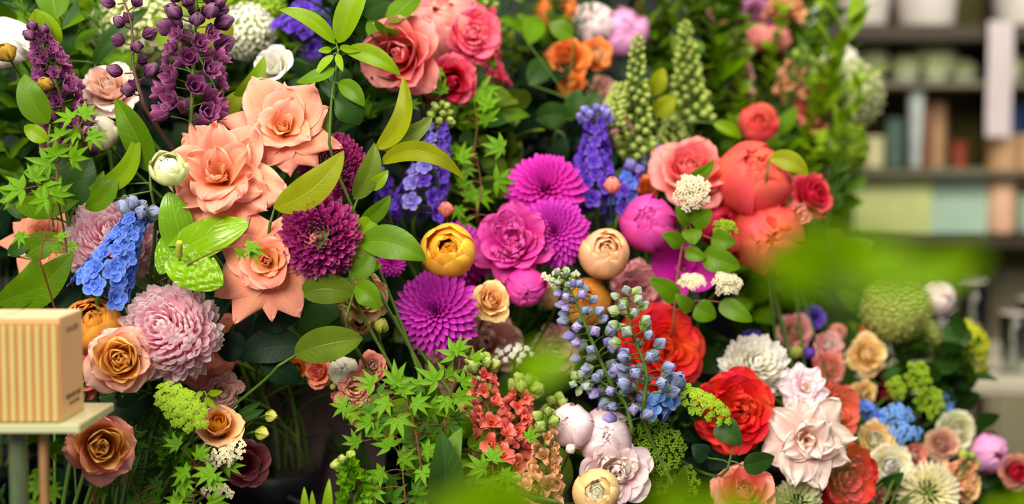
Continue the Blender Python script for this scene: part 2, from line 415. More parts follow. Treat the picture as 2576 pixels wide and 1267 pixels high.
def B_star(r, n=5, w=.3):
    b = Bloom()
    b.layer('petal', n, r, jit=.06, L=1, w=w, th0=70, th1=88, a0=.4, e2=.8, b=.2, nu=5, nv=3)
    return b.norm()
def B_lisianthus(r):
    b = Bloom()
    b.layer('heart', 3, r, L=.7, w=.22, th0=15, th1=-8, a0=1.7)
    b.layer('petal', 4, r, L=.95, w=.46, th0=38, th1=8, curl=50, a0=1.4, a1=.8, e2=.36, ruf=.03, nu=10, nv=11)
    b.layer('petal', 5, r, L=1.05, w=.55, th0=52, th1=26, curl=70, a0=1.1, a1=.2, e2=.35, ruf=.05, nu=11, nv=11)
    return b.norm()
def B_bud(r, n=4, slim=1.0):
    b = Bloom()
    b.layer('petal', n, r, jit=.05, L=1.65, w=.85, th0=70 / slim ** .5, th1=-58 / slim ** .5, a0=1.25, e2=.55, nu=9, nv=7)
    b.layer('petal', 3, r, jit=.05, L=1.5, w=.7, th0=60 / slim ** .5, th1=-58 / slim ** .5, a0=1.3, e2=.55, nu=9, nv=7)
    return b.norm()
def B_orchid(r):
    b = Bloom()
    b.layer('petal', 3, r, jit=.05, L=1, w=.34, th0=75, th1=92, a0=.4, e2=.5, nu=9, nv=7)
    b.layer('petal', 2, r, jit=.1, L=1.05, w=.6, th0=70, th1=84, a0=.5, e2=.4, ruf=.05, nu=9, nv=9)
    b.layer('lip', 3, r, jit=.2, L=.5, w=.25, th0=20, th1=45, curl=60, a0=1.3, ruf=.05, nu=8, nv=7)
    return b.norm()
# ---------------------------------------------------------------- vases and stands the stems go down into
MOUTHS = []          # (x, y, z) of every vase mouth
for row, (vy, vz, xs) in enumerate(((1.74, 0.80, (-.78, -.52, -.02, .22, .44)), (2.06, 0.90, (-.80, -.56, -.04, .20, .44)), (2.46, 1.00, (-.78, -.52, -.26, 0.0, .25, .50)))):
    for vx in xs: MOUTHS.append((vx, vy, vz))
MOUTHS.append((-.335, 1.98, .965))      # the clear glass vase seen through the gap
R0 = random.Random(5)
def anchor(pt):
    if pt[1] > 3.5: return np.array(min(MOUTHS, key=lambda m: (m[0] - pt[0]) ** 2 + (m[1] - pt[1]) ** 2))
    best = min(MOUTHS, key=lambda m: (m[0] - pt[0]) ** 2 + 1.6 * (m[1] - pt[1] - .10) ** 2 + (.12 if m[1] < pt[1] + .02 else 0) + (0.5 if m[2] > pt[2] - .04 else 0) + .25 * max(0, pt[2] - m[2] - .35) ** 2)
    if best[2] > pt[2] - .04:
        best = min([m for m in MOUTHS if m[2] < .9], key=lambda m: (m[0] - pt[0]) ** 2)
    return np.array([best[0] + R0.uniform(-.05, .05), best[1] + R0.uniform(-.04, .04), best[2] - .05])
def stem_path(base, axis, a, out=.07):
    base = np.asarray(base); L = np.linalg.norm(base - a)
    back = base - nrm(axis) * min(out, L * .4) * .6 + FWD * min(.09, L * .3)
    return bez(base, back + np.array([0, 0, -.02]), a + np.array([0, 0, .45 * L]), a, 14)

def add_calyx(rt, base_rel, R, r, mat, sc):
    b = MB(); bl = B_star(r, 5, .28)
    for q in bl.parts:
        for g, U, V in q[1]:
            b.grid(g * bl.k * sc, U, V)
    b.ball(sc * .32, (0, 0, 0), sz=1.2)
    o = b.build('calyx', mat, rt, base_rel); o.rotation_euler = Matrix(R.tolist()).to_euler()

NAMES = dict(reflex='garden_rose', ruffled='garden_rose', rose='rose', cabbage='ranunculus', peonyball='peony', peony='peony', carnation='carnation', mum='chrysanthemum', dahlia='dahlia', lisianthus='lisianthus', bud='flower_bud', orchid='orchid')
CATS = dict(garden_rose='rose', rose='rose', ranunculus='ranunculus', peony='peony', carnation='carnation', chrysanthemum='chrysanthemum', dahlia='dahlia', lisianthus='lisianthus', flower_bud='flower bud', orchid='orchid')
MAKE = dict(reflex=lambda r, **k: B_reflex(r, **k), ruffled=lambda r, **k: B_ruffled(r, **k), rose=lambda r, **k: B_rose(r, **k), cabbage=lambda r, **k: B_cabbage(r, **k), peonyball=lambda r, **k: B_peony_ball(r, **k), peony=lambda r, **k: B_peony(r, **k),
            carnation=lambda r, **k: B_carnation(r, **k), mum=lambda r, **k: B_mum(r, **k), dahlia=lambda r, **k: B_dahlia(r, **k), lisianthus=lambda r, **k: B_lisianthus(r, **k), bud=lambda r, **k: B_bud(r, **k), orchid=lambda r, **k: B_orchid(r, **k))
seed = [100]
def flower(kind, px, py, rp, D, fx, fy, mats, label, spin=None, name=None, cat=None, squash=1.0, heartlabel=None, group=None, cal=True, calmat='calyx', **k):
    seed[0] += 1; r = random.Random(seed[0])
    name = name or NAMES[kind]
    c = P(px, py, D); ax = DIR(fx, fy); Rm = basis(ax, spin if spin is not None else r.uniform(0, 6.28)); R = S(rp * 1.07, D)
    bl = MAKE[kind](r, **k)
    base = c - ax * bl.zc * R * squash
    a = anchor(base)
    rt = root(name, a, label, cat or CATS.get(name, name.replace('_', ' ')), group)
    pet, heart = (mats if isinstance(mats, tuple) else (mats, mats))
    for part, gs, split in bl.parts:
        m = MB()
        for g, U, V in gs:
            gg = g * bl.k * R; gg[..., 2] *= squash
            m.grid(gg @ Rm.T, U, V)
        m.build(part, heart if part == 'heart' else pet, rt, base - a, label=heartlabel if part == 'heart' else None)
    sb = base + ax * bl.zmin * R * squash * .6
    if cal: add_calyx(rt, sb - a, Rm, r, GREEN[calmat], R * .34)
    MB().tube(stem_path(sb, ax, a) - a, np.linspace(.0032, .0026, 14) * min(1.0, max(.5, rp / 80)), 6).build('stem', GREEN['stem'], rt)
    return rt

def handrose(px, py, rp, D, fx, fy, mats, label, petals, hx=0.0, hy=0.0, hs=1.0, name='garden_rose', cat='rose'):
    """a rose whose guard petals are set one by one: (direction in degrees, length, half width, start, end, curl, cup, edge roll, pointedness, ruffle)"""
    seed[0] += 1; r = random.Random(seed[0])
    c = P(px, py, D); ax = DIR(fx, fy); x = nrm(RIGHT - ax * np.dot(RIGHT, ax)); Rm = np.stack([x, np.cross(ax, x), ax], 1); R = S(rp, D)
    base = c - ax * .30 * R; a = anchor(base); rt = root(name, a, label, cat)
    hb = Bloom()
    hb.layer('heart', 4, r, L=.40 * hs, w=.11 * hs, th0=8, th1=-6, a0=2.1)
    hb.layer('heart', 4, r, jit=.2, L=.46 * hs, w=.19 * hs, th0=24, th1=-2, a0=1.7, curl=20, r0=.03)
    hb.layer('heart', 5, r, jit=.25, L=.52 * hs, w=.27 * hs, th0=38, th1=14, a0=1.3, a1=.8, e2=.4, curl=60, r0=.04, nu=11, nv=11, ruf=.02)
    m = MB()
    for q in hb.parts:
        for g, U, V in q[1]: m.grid((g * R) @ Rm.T, U, V)
    m.build('heart', mats[1], rt, base - a)
    for ph, L, w, t0, t1, cu, a0, a1, tip, ru in petals:
        g, U, V = petal(L, w, t0, t1, curl=cu, cp=.55, a0=a0, a1=a1, e1=1.12, e2=.37, tip=tip, ruf=ru, ph=r.uniform(0, 6), r0=.05, nu=20, nv=19)
        MB().grid((rotz(g, math.radians(ph)) * R) @ Rm.T, U, V).build('petal', mats[0], rt, base - a)
    add_calyx(rt, base - ax * .02 * R - a, Rm, r, GREEN['calyx'], R * .3)
    MB().tube(stem_path(base - ax * .02 * R, ax, a) - a, .003, 6).build('stem', GREEN['stem'], rt)
    return rt

def bloom_mesh(bl, name, mat):
    m = MB()
    for part, gs, split in bl.parts:
        for g, U, V in gs: m.grid(g * bl.k, U, V)
    return m.mesh(name, mat)

# ---- spikes: stem, florets, buds along a drawn stem line (tip first)
def spike(name, cat, pts, D, n, r_tip, r_base, floret, budm, label, tb=.35, spread=(4, 34), stemcol='stem', up=.35, budr=1.0, group=None, dDs=None, flip=1.0, floret_label=None, gap=1.0):
    seed[0] += 1; r = random.Random(seed[0])
    Ds = dDs or [D] * len(pts)
    path = smooth_path([P(x, y, d) for (x, y), d in zip(pts, Ds)], 40)
    low = path[-1]; a = anchor(low)
    rt = root(name, a, label, cat, group)
    full = np.concatenate([path[:-1], stem_path(low, nrm(path[-4] - low), a)])
    st = MB().tube(full - a, np.linspace(.0012, .0034, len(full)), 6)
    seg = nrm(path[0] - path[-1])
    for i in range(n):
        t = (i + .5) / n; t = t ** gap
        q = path[min(39, int(t * 39))]; tg = nrm(path[max(0, int(t * 39) - 1)] - path[min(39, int(t * 39) + 1)])
        Bq = basis(tg); ph = i * 2.39996 + r.uniform(-.2, .2)
        rad = Bq[:, 0] * math.cos(ph) + Bq[:, 1] * math.sin(ph)
        sp = S(spread[0] + (spread[1] - spread[0]) * t, D); sz = S(r_tip + (r_base - r_tip) * t, D) * r.uniform(.88, 1.12)
        pos = q + rad * sp + tg * sp * up
        isbud = t < tb * r.uniform(.85, 1.15)
        ax = nrm(rad + tg * (.25 if not isbud else .5) * flip)
        st.tube(bez(q, q + tg * sp * .3, pos - ax * sz * .6, pos - ax * sz * .2, 5) - a, .0009, 4)
        fl = r.choice(floret) if not isbud else r.choice(budm)
        place('floret' if not isbud else 'bud', fl, rt, pos - a, basis(ax, r.uniform(0, 6.28)), sz * (budr if isbud else 1), label=floret_label if not isbud else None)
    st.build('stem', GREEN[stemcol], rt)
    return rt

def dome_cluster(name, cat, px, py, rx, ry, D, fx, fy, n, cr, cmesh, label, ang=0.0, stemcol='stem', flat=.35, group=None, part='floret_cluster', jitter=.5):
    """flat or domed head of many small clusters on rays from one stem"""
    seed[0] += 1; r = random.Random(seed[0])
    c = P(px, py, D); ax = DIR(fx, fy); a = anchor(c)
    rt = root(name, a, label, cat, group)
    ca, sa = math.cos(ang), math.sin(ang)
    u = RIGHT * ca + UP * sa; v = -RIGHT * sa + UP * ca
    u = nrm(u - ax * np.dot(u, ax)); v = nrm(v - ax * np.dot(v, ax))
    hub = c - ax * S(max(rx, ry), D) * 1.0
    st = MB()
    for i in range(n):
        rr = math.sqrt((i + .5) / n); ph = i * 2.39996
        x, y = rr * math.cos(ph) * rx, rr * math.sin(ph) * ry
        pos = c + u * S(x, D) + v * S(y, D) + ax * S(flat * max(rx, ry) * (1 - rr * rr), D) + ax * S(r.uniform(-1, 1) * cr * jitter, D)
        nn = nrm(ax + .7 * nrm(u * x + v * y + ax * 1e-3) * rr)
        st.tube(bez(hub, hub + ax * .01, pos - nn * S(cr, D) * 1.5, pos, 5) - a, .0006, 4)
        place(part, r.choice(cmesh), rt, pos - a, basis(nn, r.uniform(0, 6)), S(cr * r.uniform(.85, 1.15), D))
    st.tube(stem_path(hub, ax, a) - a, .0022, 6)
    st.build('stem', GREEN[stemcol], rt)
    return rt
def ball_bloom(name, cat, px, py, rp, D, fl, n, fr, mat, label, group=None, squash=1.0, fx=-.05, fy=.3):
    """globe made of very many tiny four-petalled florets"""
    seed[0] += 1; r = random.Random(seed[0])
    c = P(px, py, D); R = S(rp, D); a = anchor(c); rt = root(name, a, label, cat, group)
    m = MB(); ax = DIR(fx, fy); B0 = basis(ax)
    for i in range(n):
        z = 1 - (i + .5) / n * 1.75; s = math.sqrt(max(0, 1 - z * z)); ph = i * 2.39996
        d = B0 @ np.array([s * math.cos(ph), s * math.sin(ph), z * squash])
        for part, gs, sp in fl.parts:
            for g, U, V in gs:
                m.grid((g * fl.k * S(fr, D) * r.uniform(.85, 1.15)) @ basis(nrm(d + .25 * np.array([r.uniform(-1, 1) for _ in 'xyz'])), r.uniform(0, 6)).T + d * R * r.uniform(.86, .98), U, V)
    m.build('florets', mat, rt, c - a)
    st = MB().ball(R * .8, (c - a), nu=9, nv=12)
    st.build('flower_head_core', GREEN['core'], rt)
    MB().tube(stem_path(c - ax * R * .8, ax, a) - a, .0028, 6).build('stem', GREEN['stem'], rt)
    return rt

# ---- leaves
def leaf_grid(base, tip, w, nrmv, bow=0.0, arch=0.08, fold=.18, wave=.03, nu=13, nv=7, shape=(.82, .72), r=None, tipcurl=0.0):
    base = np.asarray(base, float); tip = np.asarray(tip, float)
    d = tip - base; L = np.linalg.norm(d); t = d / L
    n = nrm(nrmv - t * np.dot(nrmv, t)); s = np.cross(t, n)
    u = np.linspace(0, 1, nu); u = .25 * u + .75 * np.sin(u * math.pi / 2) if False else u
    v = np.linspace(-1, 1, nv)
    cen = base + np.outer(u, d) + np.outer(4 * u * (1 - u) * bow * L, s) + np.outer(4 * u * (1 - u) * arch * L, n) - np.outer(np.clip(u - .6, 0, 1) ** 2 * tipcurl * L, n)
    tg = np.gradient(cen, axis=0); tg /= np.linalg.norm(tg, axis=1)[:, None]
    ss = np.cross(tg, n); ss /= np.linalg.norm(ss, axis=1)[:, None]; nn = np.cross(ss, tg)
    f = np.maximum(np.sin(math.pi * np.clip(u, 0.002, .998) ** shape[0]), 0) ** shape[1] * w
    ph = (r.uniform(0, 6) if r else 0)
    pts = cen[:, None, :] + (f[:, None] * v[None, :])[..., None] * ss[:, None, :] * (1 - .12 * fold)
    off = fold * f[:, None] * np.abs(v)[None, :] ** 1.3 + wave * w * np.sin(u * 11 + ph)[:, None] * (np.abs(v) ** 2)[None, :] * np.sign(v + .01)[None, :] - .1 * f[:, None] * (np.abs(v) ** 3)[None, :]
    return pts + off[..., None] * nn[:, None, :]
def branch(label, D, stem, leaves, mat, name='leafy_branch', cat='foliage', group=None, thick=.002, stemcol='stem', shape=(.82, .72), fold=.18):
    """leaves: (base x, base y, tip x, tip y, half width px, bow, roll -1..1, tip depth shift, material key)"""
    seed[0] += 1; r = random.Random(seed[0])
    sp = [P(x, y, D + (dd[0] if dd else 0)) for x, y, *dd in stem]
    a = anchor(sp[-1]); rt = root(name, a, label, cat, group)
    path = smooth_path(sp, 16) if len(sp) > 1 else np.array(sp)
    full = np.concatenate([path[:-1], stem_path(path[-1], nrm(sp[0] - sp[-1]) if len(sp) > 1 else np.array([0, 0, 1.0]), a)])
    st = MB().tube(full - a, np.linspace(thick * .6, thick * 1.3, len(full)), 6)
    for lf in leaves:
        bx, by, tx, ty, w, *o = lf
        bow = o[0] if len(o) > 0 else 0; roll = o[1] if len(o) > 1 else 0; dD = o[2] if len(o) > 2 else -.01; mk = o[3] if len(o) > 3 else mat
        b0 = P(bx, by, D); t0 = P(tx, ty, D + dD); d = nrm(t0 - b0); side = np.cross(d, -FWD)
        k = path[np.argmin(np.linalg.norm(path - b0, axis=1))]
        if np.linalg.norm(k - b0) > .004: st.tube(bez(k, k + (b0 - k) * .3 + np.array([0, 0, .004]), b0 - d * .004, b0, 5) - a, thick * .55, 5)
        g = leaf_grid(np.zeros(3), t0 - b0, S(w, D) / math.cos(roll * .9), nrm(-FWD * math.cos(roll) + side * math.sin(roll)), bow, arch=.06 + r.uniform(0, .05), r=r, shape=shape, fold=fold + abs(roll) * .2, nu=17, nv=9, tipcurl=r.uniform(0, .35))
        MB().grid(g).build('leaf', GREEN[mk], rt, b0 - a)
    st.build('stem', GREEN[stemcol], rt)
    return rt
def palmate(r, lobes=7):
    m = MB()
    an = {7: (0, 38, -38, 76, -76, 118, -118), 5: (0, 42, -42, 88, -88)}[lobes]
    for i, d in enumerate(an):
        L = (1, .92, .92, .72, .72, .42, .42)[i]; a = math.radians(d + r.uniform(-5, 5))
        t = np.array([math.sin(a) * L, math.cos(a) * L, -.12 * L + r.uniform(-.08, .08)])
        m.grid(leaf_grid(np.zeros(3), t, .15 * (.6 + .4 * L), np.array([0, 0, 1.0]), bow=r.uniform(-.03, .03), arch=.05, fold=.35, nu=9, nv=5, shape=(.62, 1.15), r=r))
    # web between the lobes
    return m
def maple(label, D, twig, leaves, mat='maple', size=40, name='maple_sprig', cat='maple sprig', group=None, face=None, rnd=None):
    """twig: stem line in the picture (tip first); leaves: list of (x, y, size, angle) or a count scattered round the twig"""
    seed[0] += 1; r = random.Random(seed[0])
    sp = [P(x, y, D + (dd[0] if dd else 0)) for x, y, *dd in twig]
    a = anchor(sp[-1]); rt = root(name, a, label, cat, group)
    path = smooth_path(sp, 20)
    full = np.concatenate([path[:-1], stem_path(path[-1], nrm(sp[0] - sp[-1]), a)])
    st = MB().tube(full - a, np.linspace(.0006, .0016, len(full)), 5)
    if isinstance(leaves, int):
        out = []
        for i in range(leaves):
            t = (i + .5) / leaves; q = path[int(t * 19)]
            out.append((q, r.uniform(.75, 1.2) * size, r.uniform(0, 6.28), True))
    else: out = [(P(x, y, D), s, math.radians(an), False) for x, y, s, an in leaves]
    for q, s, an, sc in out:
        if sc:
            spx = rnd or size * 1.5
            q2 = q + (RIGHT * r.uniform(-1, 1) + UP * r.uniform(-.7, .9)) * S(spx, D) - FWD * r.uniform(-.03, .035)
        else: q2 = q - FWD * r.uniform(0, .012)
        k = path[np.argmin(np.linalg.norm(path - q2, axis=1))]
        st.tube(bez(k, k + (q2 - k) * .4 + np.array([0, 0, .006]), q2 + (k - q2) * .2, q2, 6) - a, .0006, 4)
        z = nrm(-FWD + RIGHT * r.uniform(-.55, .55) + UP * r.uniform(-.1, .9))
        y = nrm(RIGHT * math.sin(an) + UP * math.cos(an)); y = nrm(y - z * np.dot(y, z)); x = np.cross(y, z)
        place('leaf', r.choice(PALM[mat]), rt, q2 - a, np.stack([x, y, z], 1), S(s, D))
    st.build('stem', GREEN['redstem'], rt)
    return rt
def anthurium(label, px, py, tx, ty, w, D, mat, spadix=None, nv=None, pucker=.0):
    """heart-shaped glossy spathe from its cleft (px,py) to its tip (tx,ty)"""
    seed[0] += 1; r = random.Random(seed[0])
    b0 = P(px, py, D); t0 = P(tx, ty, D - .008); a = anchor(b0); rt = root('anthurium', a, label, 'anthurium')
    d = t0 - b0; L = np.linalg.norm(d); t = d / L; n = nrm((nv if nv is not None else -FWD)); n = nrm(n - t * np.dot(n, t)); s = np.cross(t, n)
    u = np.linspace(0, 1, 28); v = np.linspace(-1, 1, 23)
    Ug, Vg = np.meshgrid(u, v, indexing='ij')
    W = S(w, D)
    half = W * np.maximum(np.sin(math.pi * (.06 + .94 * Ug ** .72)), 0) ** .62
    back = -.26 * L * np.abs(Vg) ** 1.4 * (1 - Ug) ** 2.0          # the lobes reach back past the cleft
    X = Ug * L + back + .0 ; Y = half * Vg
    ribs = sum(np.exp(-((np.abs(Vg) - k) / .035) ** 2) for k in (.0, .28, .56, .8))
    z = .10 * L * np.sin(Ug * math.pi) - .22 * half * np.abs(Vg) ** 2 + (-.0011) * ribs * (1 - Ug * .5)
    z = z + pucker * S(5, D) * np.sin(Ug * 26 + 3 * np.abs(Vg)) * np.sin(np.abs(Vg) * 9 + .5)
    pts = X[..., None] * t + Y[..., None] * s + z[..., None] * n
    MB().grid(pts, Ug, (Vg + 1) / 2).build('spathe', GREEN[mat], rt, b0 - a)
    if spadix:
        sp = P(spadix[0], spadix[1], D - .012); e = P(spadix[2], spadix[3], D - .035)
        MB().tube(bez(sp, sp + (e - sp) * .3 + n * .01, e - n * .0, e, 12) - a, np.array([.3, .8, 1, 1, 1, 1, 1, .95, .9, .8, .6, .15]) * S(9, D), 12).build('spadix', GREEN['spadix'], rt, label='small pale green spadix')
    MB().tube(stem_path(b0, n * .6 + np.array([0, 0, .5]), a) - a, .003, 6).build('stem', GREEN['stem'], rt)
    return rt

# ---- filler sprigs: prototypes in local space, stem up z
def proto_sprig(r, n=9, L=.17, lw=.020, ll=.062, up=.9, shape=(.82, .72)):
    m = MB()
    for i in range(n):
        t = (i + .6) / n; ph = i * 2.4 + r.uniform(-.3, .3)
        q = np.array([.006 * math.sin(t * 5), .004 * math.cos(t * 4), t * L])
        d = nrm([math.cos(ph), math.sin(ph), up * r.uniform(.4, 1.2)])
        l = ll * r.uniform(.75, 1.1)
        m.grid(leaf_grid(q, q + d * l, lw * r.uniform(.85, 1.15), np.array([-d[0] * d[2], -d[1] * d[2], 1.0]) + .3 * np.array([r.uniform(-1, 1) for _ in 'abc']), bow=r.uniform(-.06, .06), arch=.1, r=r, nu=9, nv=5, shape=shape))
    m.tube([(0, 0, -.02), (.003, 0, L * .5), (.004, -.002, L)], .0014, 5)
    return m
def proto_fern(r, n=26, L=.16, ll=.05):
    m = MB()
    for i in range(n):
        t = (i + 1) / n; ph = i * 2.4
        q = np.array([0, 0, t * L]); d = nrm([math.cos(ph), math.sin(ph), .9])
        l = ll * (1.15 - t) * r.uniform(.8, 1.1)
        m.tube([q, q + d * l * .5 + [0, 0, .004], q + d * l], .0006, 3)
        for j in range(7):
            f = .2 + .75 * j / 7; q2 = q + d * l * f
            for sg in (-1, 1):
                e = nrm(np.cross(d, [0, 0, 1.0]) * sg + d * .9 + [0, 0, r.uniform(-.4, .4)])
                m.tube([q2, q2 + e * l * .3 * (1.1 - f)], .00045, 3)
    m.tube([(0, 0, -.02), (0, 0, L)], .0011, 5)
    return m
def filler(px, py, D, me, sc, r, label, group, lean=None, name='leafy_sprig', cat='foliage'):
    c = P(px, py, D); a = anchor(c)
    ax = nrm(c - a + np.array([r.uniform(-.1, .1), -.16 + r.uniform(-.12, .1), .06])) if lean is None else nrm(lean)
    rt = root(name, a, label, cat, group)
    base = c - ax * .09 * sc
    place('foliage', me, rt, base - a, basis(ax, r.uniform(0, 6.28)), sc)
    MB().tube(stem_path(base, ax, a) - a, .0017, 5).build('stem', GREEN['stem'], rt)
    return rt
# ---------------------------------------------------------------- palette
GREEN = dict(near=leaf_mat('leaf_near_green', '#6c9400', '#84a81c', spec=.05, transl=.4), calyxbrown=leaf_mat('calyx_brown', '#6a2c1c', '#8a5030', veins=3), 
    stem=plain_mat('stem_green', '#4f6b22', .5), redstem=plain_mat('stem_red_brown', '#7a4a2a', .5), brownstem=plain_mat('stem_brown', '#5e4636', .5),
    calyx=leaf_mat('calyx_green', '#6f9430', '#8fae4c', veins=3), core=plain_mat('flower_core_green', '#8a9a4c', .7), spadix=plain_mat('spadix_green', '#b4c43c', .45),
    leaf=leaf_mat('leaf_mid_green', '#547c04', '#809a28'), bright=leaf_mat('leaf_bright_green', '#789c04', '#a0bc3c'), lemon=leaf_mat('leaf_lemon_green', '#8a960c', '#acb83c', rough=.42),
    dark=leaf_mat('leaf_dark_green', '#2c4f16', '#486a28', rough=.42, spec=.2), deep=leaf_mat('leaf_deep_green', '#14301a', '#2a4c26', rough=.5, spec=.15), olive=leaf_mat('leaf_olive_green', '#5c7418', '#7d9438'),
    pale=leaf_mat('leaf_pale_green', '#a9bc58', '#c9d488'), tipred=leaf_mat('leaf_red_tinged', '#7e9a26', '#a8a850', tip='#9a7a30'),
    maple=leaf_mat('maple_green', '#64980a', '#84b02c', veins=5, rough=.5, transl=.3), mapledark=leaf_mat('maple_mid_green', '#42740a', '#7fb048', veins=5, rough=.5, transl=.3),
    anth=leaf_mat('spathe_lime', '#7cac10', '#a8cc48', rough=.22, spec=.45, veins=3), anthdark=leaf_mat('spathe_green', '#74aa1c', '#98c840', rough=.2, spec=.45, veins=4),
    lime=petal_mat('lime_florets', [(0, '#7fa81c'), (1, '#b4d83a')]), limedark=petal_mat('green_florets', [(0, '#4f7a1c'), (1, '#8fb82c')]),
    greybud=plain_mat('grey_green_bud', '#8d9a7a', .55), fern=plain_mat('fern_green', '#5f8f2a', .6), ferndark=plain_mat('fern_dark_green', '#3a6a2a', .6),
)
PM = petal_mat
def mk(name, base, mid, tip, **k): return PM(name, [(0, base), (.5, mid), (1, tip)], **k)
PET = dict(
    peach=PM('petal_peach', [(0, '#f6a03c'), (.25, '#f8a458'), (.5, '#f7a07c'), (1, '#f8ae96')], edge='#fac0ac'), peachh=mk('petal_peach_heart', '#f4a850', '#f8b480', '#f6ae8c'),
    coralpeach=mk('petal_coral_peach', '#ee8a50', '#f28e6e', '#f4a084'), salmon=mk('petal_salmon', '#ec7a50', '#ee7460', '#f09080'),
    blush=mk('petal_blush', '#f2bfa8', '#f6d8cc', '#faeae2', edge='#f8ece4'), blushh=mk('petal_blush_heart', '#f0b094', '#f4c8b4', '#f8dccc'),
    white=mk('petal_white', '#eeeccc', '#faf8ee', '#fefdfa'), budgreen=mk('petal_bud_green', '#a8bc3c', '#ccd878', '#eef0c0'), cream=mk('petal_cream', '#e8e2a0', '#f2ecc4', '#f6f2dc'), greenwhite=mk('petal_green_white', '#c2cc7c', '#dce2ac', '#eaeccc'),
    magmum=mk('petal_magenta_mum', '#84145c', '#b02a80', '#e078b8', streak=.2), pinkmum=mk('petal_pink_mum', '#ffb0cc', '#ffdce8', '#fffaf8', streak=.04, transl=.42),
    magenta=mk('petal_magenta', '#a00c7c', '#c818a0', '#d838b8'), dahliamag=mk('petal_dahlia_magenta', '#980a84', '#c010a4', '#cc40c0'), magpeony=mk('petal_magenta_peony', '#c00c80', '#d42a98', '#e458b0'),
    yellow=mk('petal_golden', '#f0a010', '#f8b828', '#fac848', edge='#f8c460'), yellowh=mk('petal_golden_heart', '#e88a10', '#f0a420', '#f6b838'), butter=mk('petal_butter', '#f2b84c', '#f6cc78', '#f8dca0', edge='#f8dcae'),
    apricot=mk('petal_apricot', '#f4a040', '#f8bc70', '#f8caa0'), orangegold=mk('petal_orange_gold', '#e88416', '#f09c28', '#f2ac4c'), orange=mk('petal_orange', '#f08018', '#f28434', '#f49a50'),
    rosegold=mk('petal_rose_gold_guard', '#f6b468', '#f8c4a0', '#f8ccb8', edge='#f0a8a0'), rosegoldh=mk('petal_rose_gold_heart', '#f4a828', '#fac454', '#fcd888', transl=.42), pinkgold=mk('petal_pink_gold', '#fab464', '#fab88c', '#f6aca0', edge='#f0a09c'),
    coral=mk('petal_coral', '#e83048', '#f05a68', '#f68a88', edge='#f8a8a0'), coralred=mk('petal_coral_red', '#e03038', '#ee4a48', '#f2685c'), hotpink=mk('petal_hot_pink', '#d81848', '#ee3a6a', '#f47a90'), coralpink=mk('petal_coral_pink', '#f06a60', '#f48480', '#f8a8a0'),
    red=mk('petal_red', '#e03818', '#e42a20', '#ea3a34'), redheart=mk('petal_red_heart', '#f09020', '#ee5020', '#e83028'), crimson=mk('petal_crimson', '#a80c28', '#cc1838', '#d83050'), redpink=mk('petal_red_pink', '#d82840', '#e63c50', '#ee5a68'),
    palepink=mk('petal_pale_pink', '#f8b8ce', '#fcdae4', '#feeeee'), mauve=mk('petal_mauve_pink', '#e078c0', '#ec9cd4', '#f0b4e0'), pink=mk('petal_pink', '#f08098', '#f4a0ac', '#f8bcbc'), dustypink=mk('petal_dusty_pink', '#d08878', '#eab0a0', '#f2c8b8'),
    dustyrose=mk('petal_dusty_rose', '#a84a48', '#cc7a6c', '#dca088'), salmonpink=mk('petal_salmon_pink', '#e8685c', '#f48a7c', '#f8a898'), tan=mk('petal_tan', '#c88a40', '#e0b070', '#eccc98'), blushtan=mk('petal_blush_tan', '#d89a70', '#e8b894', '#f0ccae'),
    purple=mk('petal_dusky_purple', '#5c2450', '#84386f', '#a8588c', streak=.3, edge='#b888b0'), purpledk=mk('petal_dark_purple_bud', '#54284c', '#744068', '#946c8c', streak=.35), violet=mk('petal_violet', '#3c1ca0', '#5830b4', '#7858cc'), viomid=PM('petal_light_violet', [(0, '#d0ccec'), (.22, '#7c70d0'), (.6, '#7c70d0'), (1, '#a8a4e4')]),
    blue=PM('petal_blue', [(0, '#eef0fa'), (.22, '#4a70dc'), (.6, '#4a70dc'), (1, '#78a0f0')], edge='#88a8f0'), sky=PM('petal_sky_blue', [(0, '#d8e4f4'), (.22, '#6aa0e8'), (.6, '#6aa0e8'), (1, '#a0c0f0')]), greyblue=mk('petal_grey_blue_bud', '#8a9a6c', '#8f9cc0', '#a4aed8'), bluegreen=mk('petal_blue_green_bud', '#a8c060', '#b4c890', '#a8b8c0'), greenbud=mk('petal_green_bud', '#7fa030', '#a8c04c', '#c4d480'),
    brownbud=mk('petal_brown_bud', '#5a2a1c', '#a0762c', '#c8a040'), yelbud=mk('petal_yellow_green_bud', '#8fa030', '#bcc44c', '#d0cc70', streak=.15), burgundy=mk('petal_burgundy', '#6c1028', '#8c2038', '#b06068', edge='#d09088'), maroon=mk('petal_maroon', '#50081c', '#780c28', '#901838'),
    snapcoral=mk('petal_snap_coral', '#f8a878', '#f67c6c', '#f88e84'), snappeach=mk('petal_snap_peach', '#e0a050', '#e8a878', '#f0b894'), waxwhite=mk('petal_wax_white', '#d8c880', '#ece4bc', '#f2ecd4'), yellowgreen=mk('petal_yellow_green', '#b0b010', '#c8cc18', '#d4d840'),
    eye=mk('petal_white_eye', '#c8c088', '#e4e4dc', '#f4f4f0'), lavend=mk('petal_lavender', '#8c7cc8', '#a094d8', '#c4bce8'),
)
